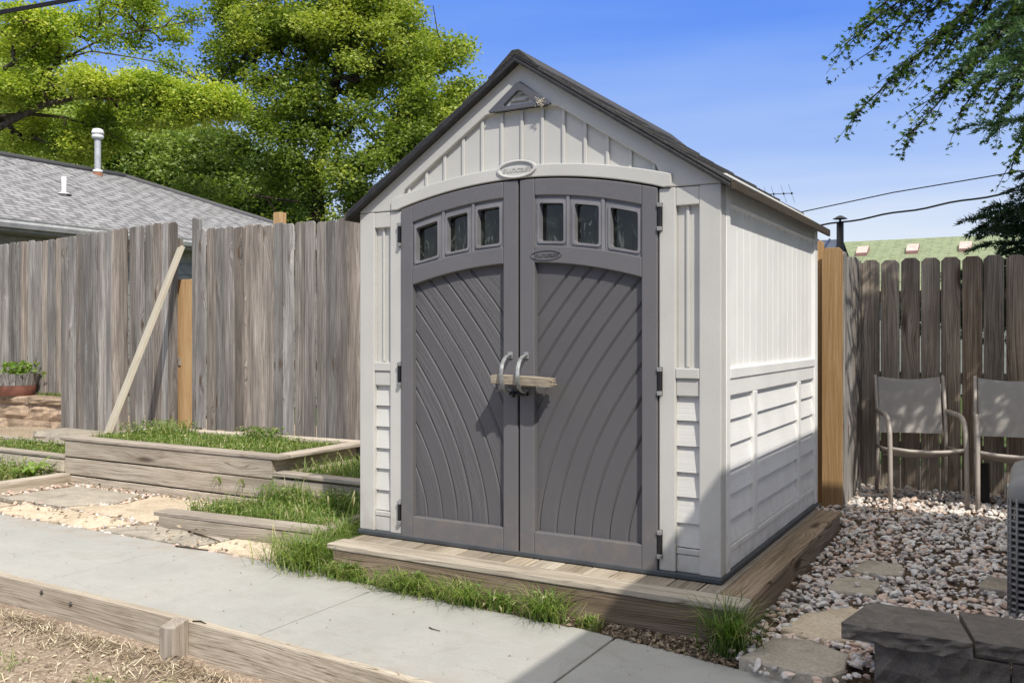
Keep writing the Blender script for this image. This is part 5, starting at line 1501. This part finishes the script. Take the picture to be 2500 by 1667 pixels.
for vx in (-3.08, -1.71, -.34):
    vy = RY-1.15; vz = RZ-(RZ-EZg)/5*1.15
    g = MB(); pl_ = [(vy+.25, vz+.08), (vy-.30, vz-.13), (vy-.30, vz-.02), (vy+.12, vz+.21), (vy+.25, vz+.21)]
    vs = [(vx+q, y, z) for q in (-.155, .155) for y, z in pl_]
    g.mesh(vs, [(0, 1, 2, 3, 4), (9, 8, 7, 6, 5), (1, 6, 7, 2)], None, .5, 0); g.mesh(vs, [(2, 7, 8, 3), (3, 8, 9, 4)], None, .5, 1)
    g.build('roof_vent', [M['ventred'], M['ventpink']], gh)
bs_ = empty('metal_shed', (-1.6, 6.1, -.3), 'small blue metal shed behind the right fence corner', 'shed')
g = MB()
bx0, bx1, byr, bye, byb, bzr, bze = -3.4, -.58, 6.1, 5.0, 7.2, 2.16, 1.72
n = 24
for i in range(n):
    a = bx0+(bx1+.06-bx0)*i/n; b = bx0+(bx1+.06-bx0)*(i+1)/n; m_ = a+(b-a)*.75
    for (y0, z0, y1, z1) in ((bye-.08, bze-.03, byr, bzr), (byb+.08, bze-.03, byr, bzr)):
        g.face([(a, y0, z0), (m_, y0, z0), (m_, y1, z1), (a, y1, z1)]); g.face([(m_, y0, z0), (m_+(b-m_)*.5, y0, z0+.02), (m_+(b-m_)*.5, y1, z1+.02), (m_, y1, z1)]); g.face([(m_+(b-m_)*.5, y0, z0+.02), (b, y0, z0), (b, y1, z1), (m_+(b-m_)*.5, y1, z1+.02)])
g.build('roof', M['roof_blue'], bs_)
g = MB(); g.box(bx0+.05, bx1-.05, bye, byb, -.36, bze-.03)
for i in range(18):
    y = bye+(byb-bye)*i/18; zt_ = bzr-abs(y+.06-byr)*(bzr-bze)/1.1-.04
    g.box(bx1-.05, bx1-(.035 if i % 2 else .02), y, y+(byb-bye)/18-.002, -.3, zt_)
g.build('wall', M['galv'], bs_)
g = MB(); lathe(g, [(.036, 1.70), (.036, 2.30), (0, 2.30)], -.485, 5.75, 14); lathe(g, [(.012, 2.30), (.012, 2.335)], -.485, 5.75, 8); lathe(g, [(.075, 2.335), (.02, 2.368), (0, 2.371)], -.485, 5.75, 16); g.build('chimney_pipe', M['black'], bs_)

# aerial on its mast, wires
an_ = empty('tv_antenna', (-5.0, 20.1, -.3), 'thin television aerial sticking out behind the shed roof', 'antenna')
g = MB(); g.tube([(-5.03, 20.07, -.3), (-5.03, 20.07, 4.88)], .02, 6); g.build('mast', M['galv'], an_)
g = MB(); g.tube([(-5.06, 20.05, 4.862), (-4.25, 20.52, 4.90)], .010, 5)
for q in (.06, .2, .42, .72, .96): 
    b_ = Vector((-5.03, 20.07, 4.863))+Vector((.77, .45, .037))*q
    g.tube([b_+Vector((.10, -.10, -.25))*(.8+.3*q)*-1, b_+Vector((.10, -.10, -.25))*(.8+.3*q)], .005, 4); g.tube([b_+Vector((0, 0, -.03)), b_+Vector((0, 0, .03))], .022, 5)
g.build('boom', M['wire'], an_)
g = MB(); g.tube([(-9., 23.4, 4.12), (-5.08, 22.35, 4.53), (-1.94, 21.85, 4.92), (1.94, 20.62, 5.12), (8., 18.6, 5.6)], .016, 6); wr = g.build('overhead_wire', M['wire']); tag(wr, 'upper thin overhead wire crossing the sky right of the shed', 'wire')
g = MB(); P0 = []
for i in range(60):
    q = i/59; x = -7+16*q; y = 22.3-3.9*q; z = 3.86+1.62*q-.35*math.sin(PI*q)*.4+.02*math.sin(i*1.1)
    P0.append((x, y, z))
g.tube(P0, .026, 6); wr2 = g.build('overhead_wire', M['wire']); tag(wr2, 'lower thick twisted overhead wire crossing the sky right of the shed', 'wire')
g = MB()
for q in range(3):
    g.tube([(-20, 3.1, 6.6+.02*q), (-14.58, 4.18, 6.35+.025*q), (-13.19, 4.4, 6.31+.022*q), (-11.64, 4.72, 6.35+.02*q), (-9.95, 5.11, 6.44+.02*q), (-6, 6., 6.8+.02*q)], .016, 6)
wr3 = g.build('overhead_wire', M['wire']); tag(wr3, 'bundled dark cable crossing the top left corner above the trees', 'wire')

# ------------------------------------------------------------------ trees
def tree(label, cat, blobs, trunk, leafmat_, bark, n_nodes, leaves, lsize, sig, tintf, limbs=(), r0=.22, twig_r=.012, seed=1, aspect=.7, group=None, name='broadleaf_tree', up=.5, bare=0):
    """skeleton: greedy tree through points sampled in the crown blobs; leaves cluster around its nodes"""
    r_ = np.random.default_rng(seed)
    T = empty(name, trunk[0], label, cat, group)
    pts = [np.array(p, float) for p in trunk]; par = [-1]+list(range(len(trunk)-1)); fixed = len(pts)
    limbn = []
    for L in limbs:
        L = [np.array(p, float) for p in L]
        d = [np.linalg.norm(p-L[0]) for p in pts]; prev = int(np.argmin(d))
        for p in L: pts.append(p); par.append(prev); prev = len(pts)-1; limbn.append(prev)
    vol = np.array([b[3]*b[4]*b[5] for b in blobs])*np.array([b[6] if len(b) > 6 else 1 for b in blobs]); vol = vol/vol.sum()
    cand = []
    for _ in range(n_nodes):
        b = blobs[r_.choice(len(blobs), p=vol)]; d = r_.normal(size=3); d /= np.linalg.norm(d); rad = r_.random()**.45
        c = np.array(b[:3])+d*rad*(1.22 if r_.random() < .3 else 1.)*np.array(b[3:6])
        q = c*(1.15/max(.35, min(b[3:6]))**.5)
        if mnoise.noise((q[0], q[1], q[2]*1.6))+r_.uniform(-.2, .2) < -.06: continue
        cand.append(c)
    cand = np.array(cand); base = np.array(trunk[len(trunk)//2]); order = np.argsort(np.linalg.norm(cand-base, axis=1))
    P = np.array(pts)
    for i in order:
        c = cand[i]; d = np.linalg.norm(P-c, axis=1)+.12*np.maximum(0, P[:, 2]-c[2]); j = int(np.argmin(d))
        a = P[j]; L = np.linalg.norm(c-a); k = max(1, int(L/.55)); prev = j
        side = r_.normal(size=3)*.10*L
        new = []
        for q in range(1, k+1):
            s = q/k; p = a+(c-a)*s+side*math.sin(PI*s)*.8
            new.append(p); par.append(prev); prev = len(P)+len(new)-1
        P = np.vstack([P, np.array(new)])
    N = len(P); par = par[:N]
    cnt = np.ones(N)
    for i in range(N-1, 0, -1):
        if par[i] >= 0: cnt[par[i]] += cnt[i]*.9
    rad = twig_r*np.sqrt(np.maximum(cnt, 1)); rad = np.minimum(rad, r0)
    for i in range(min(fixed, N)): rad[i] = max(rad[i], r0*(1-.6*i/max(1, fixed-1)))
    # branch tubes as 5-sided frusta
    ii = np.arange(1, N); pa = np.array(par[1:]); ok = pa >= 0; ii = ii[ok]; pa = pa[ok]
    A = P[pa]; B = P[ii]; d = B-A; L = np.linalg.norm(d, axis=1, keepdims=True)+1e-9; d = d/L
    ref = np.where(np.abs(d[:, 2:3]) < .9, np.array([[0, 0, 1.]]), np.array([[1., 0, 0]])); u = np.cross(d, ref); u /= np.linalg.norm(u, axis=1, keepdims=True); w_ = np.cross(d, u)
    K = 5; vs = []
    ra = np.minimum(rad[pa], rad[ii]*1.8)
    for E, R in ((A-d*.01, ra), (B, rad[ii])):
        for k in range(K):
            an = 2*PI*k/K; vs.append(E+(u*math.cos(an)+w_*math.sin(an))*R[:, None])
    n = len(ii); vs = np.stack(vs, 1).reshape(-1, 3); base_i = np.arange(n)[:, None]*(2*K)
    f = np.concatenate([base_i+np.array([[k, (k+1) % K, K+(k+1) % K, K+k]]) for k in range(K)])
    o = raw('trunk', vs, f, bark, T, smooth=True)
    # leaves around thin nodes
    thin = np.where(rad < twig_r*4.5)[0]
    if bare: thin = thin[r_.random(len(thin)) > bare]
    dens = r_.gamma(.9, 1., len(thin)); dens /= dens.sum()
    idx = r_.choice(thin, leaves, p=dens)
    c = P[idx]+np.clip(r_.normal(0, 1, (leaves, 3)), -1.7, 1.7)*np.array(sig)
    sz = r_.uniform(.6, 1.3, leaves)*lsize
    ct = r_.normal(0, .20, N)
    ti = np.clip(tintf(c)+ct[idx]+r_.normal(0, .13, leaves), 0, 1)
    v, f, tt = rhombs(c, sz, ti, up, aspect)
    o = raw('crown', v, f, leafmat_, T, tt)
    return T
yl = lambda c: np.clip(.62-.10*np.abs(c[:, 2]-6.25)+.0*c[:, 0], .25, .75)
tree('nearest left tree with a long arching limb of yellow green leaves above the grey roof', 'tree',
     [(-17.75, 7.82, 7.78, 1.01, 1.01, 0.56, 1.20), (-18.35, 8.02, 7.18, 0.78, 0.78, 0.56, 1.00), (-17.85, 8.92, 8.13, 1.01, 0.78, 0.39, 0.50), (-17.75, 7.72, 6.53, 0.90, 0.67, 0.34, 2.50), (-16.45, 8.52, 6.60, 0.67, 0.56, 0.25, 5.00), (-15.55, 9.02, 6.44, 0.67, 0.56, 0.27, 6.00),
      (-14.85, 9.42, 6.36, 0.62, 0.56, 0.29, 6.00), (-14.35, 9.72, 6.16, 0.56, 0.56, 0.31, 5.00), (-15.25, 9.22, 5.98, 0.67, 0.56, 0.22, 3.00), (-16.95, 9.42, 6.18, 1.01, 0.78, 0.34, 1.50), (-18.55, 8.52, 5.78, 1.01, 0.78, 0.56, 1.00), (-17.85, 8.92, 5.63, 1.01, 0.78, 0.39, 1.00), (-17.35, 9.72, 8.58, 1.01, 0.90, 0.45, 0.25), (-16.35, 9.92, 8.48, 1.12, 0.90, 0.56, 0.25)],
     [(-20.35, 6.32, -0.30), (-19.95, 6.52, 3.78), (-19.75, 6.62, 5.88), (-19.65, 7.02, 7.38), (-19.35, 7.32, 8.98)], M['leaf_yellow'], M['bark'], 1200, 95000, .080, (.20, .20, .13), yl,
     [[(-19.75, 6.62, 4.98), (-18.79, 7.19, 5.38), (-18.12, 7.57, 5.83), (-17.52, 7.92, 6.17), (-16.91, 8.27, 6.34), (-16.38, 8.58, 6.31), (-15.57, 9.05, 6.21), (-14.76, 9.51, 6.04), (-14.05, 9.92, 5.98)],
      [(-19.66, 7.27, 5.80), (-18.95, 7.72, 6.38), (-18.20, 8.10, 6.83), (-17.58, 8.46, 7.35), (-16.82, 8.90, 7.81), (-15.64, 9.58, 8.07), (-14.74, 10.10, 8.27)],
      [(-19.65, 6.92, 6.18), (-18.65, 7.07, 6.53), (-17.63, 7.28, 6.93), (-17.14, 7.57, 7.37)],
      [(-19.05, 7.62, 6.03), (-18.20, 8.10, 6.08), (-17.58, 8.46, 6.00), (-16.99, 8.80, 5.80), (-16.34, 9.18, 5.40)],
      [(-17.58, 8.46, 7.35), (-16.85, 8.62, 7.43), (-16.05, 9.02, 7.28), (-15.35, 9.42, 7.13), (-14.75, 9.72, 6.78)]], .20, .0095, 3, bare=.3)
tg = lambda c: np.clip(.50+.06*(c[:, 2]-7.5)+.05*(c[:, 0]+14.5), .2, .8)
tree('large bushy green tree left of the shed roof behind the fence', 'tree',
     [(-15.0, 14.3, 8.7, 2.0, 1.6, 1.6, 1), (-13.4, 15.1, 8.6, 1.5, 1.3, 1.4, 1.3), (-12.7, 14.7, 6.5, 1.3, 1.2, 1.0, 1.3), (-16.0, 13.75, 7.3, 1.3, 1.1, 1., 1), (-14.2, 14.7, 10.9, 2.2, 1.8, 1.6, 1.2), (-16.6, 13.4, 9.8, 1.6, 1.3, 1.5, 1.2), (-13.5, 14.1, 5.3, 1.2, 1.1, .8, 1.3), (-15.6, 13.5, 5.7, 1.2, 1., .8, .7), (-16.4, 11.6, 4.75, .75, .6, .35, 2.0), (-12.3, 15.8, 7.8, 1.1, 1.1, 1.1, 1.5), (-15., 14.3, 12.4, 2.4, 1.9, 1.5, .7), (-15.0, 13.8, 4.0, 1., .8, .5, 1.), (-13.3, 14.4, 4.2, 1.1, .9, .6, 1.2), (-14.3, 13.8, 6.9, 1.2, 1., 1., .9), (-17.4, 12.9, 8.4, 1.0, .9, 1.1, .8), (-16.9, 12.9, 6.1, .8, .7, .6, .8)],
     [(-15.2, 14.2, -.3), (-15.27, 14.16, 4.38), (-15.3, 14.15, 5.4), (-15.04, 14.3, 6.8), (-14.75, 14.46, 8.43), (-14.56, 14.57, 11.17)], M['leaf_green'], M['bark_dark'], 1600, 185000, .104, (.25, .25, .16), tg,
     [[(-15.3, 14.15, 5.2), (-16.3, 13.6, 5.8), (-17.2, 13.2, 6.2)], [(-15.2, 14.2, 6.), (-14., 14.6, 6.9), (-13., 15., 7.8)], [(-15.27, 14.16, 4.6), (-16., 13., 4.7), (-16.5, 12., 4.75)]], .24, .010, 5)
tf = lambda c: np.clip(.42+.07*(c[:, 2]-7.), .1, .75)
tree('distant dark green tree mass behind the grey roofed house', 'tree',
     [(-31.2, 16.5, 8.4, 2.6, 2., 1.8, 1), (-28.5, 18.1, 8.2, 2.4, 2., 1.7, 1), (-26.5, 19.2, 8.3, 1.6, 1.5, 1.2, 1), (-32.6, 15.7, 9.1, 2.4, 2., 1.8, .8), (-25.0, 20.1, 6.8, 1.4, 1.4, 1.2, 1.), (-29.9, 17.3, 6.6, 2.4, 2., 1.3, 1), (-27.5, 18.7, 6.2, 2.2, 1.8, 1.3, 1.2), (-34.6, 14.6, 9.9, 2.4, 2., 2.4, .8), (-31.8, 16.2, 6., 2.2, 2., 1.4, 1), (-34.5, 14.5, 6.5, 2.2, 2., 1.8, 1), (-33.5, 15.2, 11.0, 2.2, 2., 1.6, 1), (-35.5, 14.0, 12.5, 2.2, 2., 1.6, .8), (-31.5, 16.4, 10.4, 1.8, 1.8, 1.3, .7)],
     [(-29.5, 17.8, -.3), (-29.5, 17.7, 4.), (-29.4, 17.7, 6.5), (-29.5, 17.6, 8.)], M['leaf_far'], M['bark_dark'], 1100, 110000, .18, (.5, .5, .36), tf, (), .3, .014, 8)
tree('pale green tree far behind at the left of the bushy tree', 'tree',
     [(-24.5, 22.2, 7.2, 1.7, 1.5, 1.6, 1), (-23.6, 22.8, 5.2, 1.6, 1.4, .9, 1), (-26.2, 21.2, 7.5, 1.5, 1.3, 1.6, .7), (-22.4, 23.6, 4.6, 1.2, 1.2, .7, .7)],
     [(-24.4, 22.3, -.3), (-24.4, 22.3, 4.), (-24.5, 22.2, 7.)], M['leaf_far'], M['bark_dark'], 200, 15000, .19, (.38, .38, .28), lambda c: np.full(len(c), .55), (), .25, .013, 9)

tree('mid green tree filling the gap right above the grey roof ridge', 'tree',
     [(-21.6, 14.6, 6.2, 1.9, 1.6, 1.2, 1), (-19.9, 15.4, 5.7, 1.4, 1.3, 1.0, 1.2), (-23.4, 13.4, 6.5, 1.6, 1.4, 1.2, 1), (-18.6, 16.0, 5.0, 1.1, 1., .7, 1), (-21., 14.8, 4.9, 1.8, 1.5, .8, .8)],
     [(-21.4, 14.7, -.3), (-21.4, 14.7, 3.6), (-21.3, 14.7, 5.5)], M['leaf_far'], M['bark_dark'], 650, 60000, .135, (.34, .34, .25), lambda c: np.clip(.45+.12*(c[:, 2]-5.6), .15, .8), (), .22, .011, 14)

# maple with drooping branches, top right: pointed five-lobed leaves
mp = empty('maple_tree', (4.6, 8.4, -.3), 'maple, its leaf colour darkened for shade, whose drooping branches hang into the top right of the sky', 'tree')
r_ = np.random.default_rng(21); nodes = []; segs = []
def bend(p0, p1, sag, n=7):
    p0, p1 = np.array(p0, float), np.array(p1, float); out = []
    for i in range(n+1):
        s = i/n; p = p0+(p1-p0)*s; p[2] += sag*math.sin(PI*s); out.append(p+r_.normal(0, .015, 3)*(0 < i < n))
    return out
mains = [((2.6, 6.9, 5.6), (-.28, 5.50, 3.36), .25), ((2.5, 6.8, 5.3), (.22, 5.80, 3.20), .25), ((2.2, 6.8, 5.6), (-.38, 5.46, 4.05), .25), ((2.0, 6.6, 5.2), (.62, 6.0, 3.36), .2), ((2.4, 6.8, 5.9), (.1, 5.7, 4.45), .2), ((1.9, 6.6, 4.9), (.95, 6.1, 3.25), .15), ((2.2, 6.7, 5.5), (.8, 6.15, 4.2), .1), ((1.9, 6.5, 4.6), (1.12, 6.15, 2.95), .1), ((2.4, 6.9, 5.6), (.40, 5.9, 3.9), .2), ((2.3, 6.8, 5.2), (.38, 5.87, 3.5), .2), ((2.4, 6.8, 5.6), (.08, 5.68, 3.75), .22), ((2.5, 6.9, 5.9), (-.12, 5.58, 4.0), .22), ((2.3, 6.9, 5.4), (.62, 6.0, 3.72), .15), ((2.4, 6.9, 5.2), (.92, 6.12, 3.55), .12), ((2.6, 6.9, 6.2), (.32, 5.85, 4.35), .15), ((2.5, 7., 6.2), (.78, 6.06, 4.45), .12), ((2.5, 6.9, 5.6), (1.02, 6.2, 3.85), .1), ((2.7, 6.9, 6.2), (-.22, 5.54, 4.3), .2)]
g = MB(); leafc = []; leafd = []
g.tube([(4.6, 8.4, -.3), (4.4, 8.2, 3.), (4., 7.9, 5.5), (3.6, 7.6, 7.5)], [.2, .17, .13, .06], 8)
for a, b, sg in mains:
    L = bend(a, b, sg); g.tube([(4.1, 8., 5.)]+L, [.05]+[.028-.0032*i for i in range(len(L))], 6)
    for i in range(2, len(L)):
        for _ in range(9):
            d = (L[i]-L[i-1]); d /= np.linalg.norm(d); q = L[i-1]+(L[i]-L[i-1])*r_.random()
            sd = np.cross(d, [0, 0, 1.])*r_.choice([-1, 1])*r_.uniform(.3, 1.)+d*.7+np.array([0, 0, r_.uniform(-.45, .2)])
            e = q+sd/np.linalg.norm(sd)*r_.uniform(.15, .50)
            g.tube([q, (q+e)/2+np.array([0, 0, .02]), e], [.006, .004, .002], 4)
            for t_ in np.linspace(.15, 1.08, 13):
                c = q+(e-q)*t_; leafc.append(c+r_.normal(0, .032, 3)); leafd.append(sd)
        for t_ in np.linspace(0, 1, 4):
            leafc.append(L[i-1]+(L[i]-L[i-1])*t_+r_.normal(0, .04, 3)); leafd.append(L[i]-L[i-1])
g.build('trunk', M['bark_dark'], mp)
leafc = np.array(leafc); n = len(leafc)
star = []
for an, rr_ in ((0, 1.), (18, .42), (42, .92), (66, .36), (98, .72), (140, .25), (180, .34), (220, .25), (262, .72), (294, .36), (318, .92), (342, .42)): star.append((math.cos(math.radians(an))*rr_, math.sin(math.radians(an))*rr_))
star = np.array(star); K = len(star)
nr = unit(n); nr[:, 2] = np.abs(nr[:, 2])+.35; nr /= np.linalg.norm(nr, axis=1, keepdims=True)
a = np.array(leafd)/np.linalg.norm(leafd, axis=1, keepdims=True)+r_.normal(0, .5, (n, 3))+np.array([0, 0, -.7]); a -= nr*np.sum(a*nr, axis=1, keepdims=True); a /= np.linalg.norm(a, axis=1, keepdims=True); b = np.cross(nr, a)
s = r_.uniform(.030, .052, n)[:, None, None]
v = leafc[:, None, :]+s*(a[:, None, :]*star[None, :, 0:1]+b[:, None, :]*star[None, :, 1:2])
# fan of triangles around each leaf centre
cv = np.concatenate([v, leafc[:, None, :]], 1).reshape(-1, 3); base_i = np.arange(n)[:, None]*(K+1)
f = np.concatenate([base_i+np.array([[k, (k+1) % K, K]]) for k in range(K)])
raw('crown', cv, f, M['leaf_maple'], mp, np.repeat(np.clip(r_.normal(.42, .24, n), 0, 1), K+1))

def conifer(label, x, y, z0, h, rad, mat, seed, zlow, nb=150, dens=70, name='spruce_tree', nl=.03):
    T = empty(name, (x, y, z0), label, 'tree'); r_ = np.random.default_rng(seed)
    g = MB(); g.tube([(x, y, z0), (x, y, z0+h)], [.14, .02], 8); cs = []; ds = []
    for i in range(nb):
        q = r_.random()**1.1; z = zlow+(z0+h-zlow)*q; L = rad*(1-q)**.8*r_.uniform(.75, 1.1)+.1; an = r_.uniform(0, 2*PI)
        d = np.array([math.cos(an), math.sin(an), 0]); n = 8; P0 = []
        for k in range(n+1):
            s = k/n; P0.append(np.array([x, y, z])+d*L*s+np.array([0, 0, -.16*L*s+.12*L*s*s]))
        g.tube(P0, [.016*(1-.85*k/n) for k in range(n+1)], 4)
        sd = np.cross(d, [0, 0, 1.])
        for k in range(1, n+1):
            for sgn in (-1, 1):
                tl = L*.34*(1-.55*k/n)*r_.uniform(.6, 1.2)+.05
                e = sd*sgn*.8+d*.8+np.array([0, 0, r_.uniform(-.30, .12)]); e /= np.linalg.norm(e)
                for t_ in np.arange(.02, tl, .022):
                    cs.append(P0[k]+e*t_+np.array([0, 0, -.25*t_*t_/max(tl, .1)])); ds.append(e)
            cs.append(P0[k]); ds.append(d)
    g.build('trunk', M['bark_dark'], T)
    cs = np.array(cs); ds = np.array(ds); rep = max(1, dens//9); n = len(cs)*rep
    c = np.repeat(cs, rep, 0)+r_.normal(0, .008, (n, 3)); d = np.repeat(ds, rep, 0)*.8+r_.normal(0, .55, (n, 3)); d /= np.linalg.norm(d, axis=1, keepdims=True)
    s = unit(n); s -= d*np.sum(s*d, axis=1, keepdims=True); s /= np.linalg.norm(s, axis=1, keepdims=True)
    Ln = r_.uniform(.6, 1.3, n)[:, None]*nl; wn = .0036*nl/.03
    v = np.stack([c-s*wn, c+s*wn, c+d*Ln+s*wn*.2, c+d*Ln-s*wn*.2], 1).reshape(-1, 3)
    tt = np.clip(np.repeat(r_.normal(.45, .2, len(cs)), rep)+r_.normal(0, .12, n), 0, 1)
    raw('crown', v, np.arange(4*n).reshape(-1, 4), mat, T, np.repeat(tt, 4))
    return T
conifer('green spruce whose needled branches fill the upper right edge of the picture', 2.62, 3.12, -.2, 7.4, 1.62, M['needle'], 31, 2.70, 330, 110, 'spruce_tree', .042)
conifer('dark conifer with drooping branches above the right end of the fence', 1.95, 5.35, -.2, 3.5, 1.6, M['needle_dark'], 33, 1.35, 190, 90, 'spruce_tree', .05)
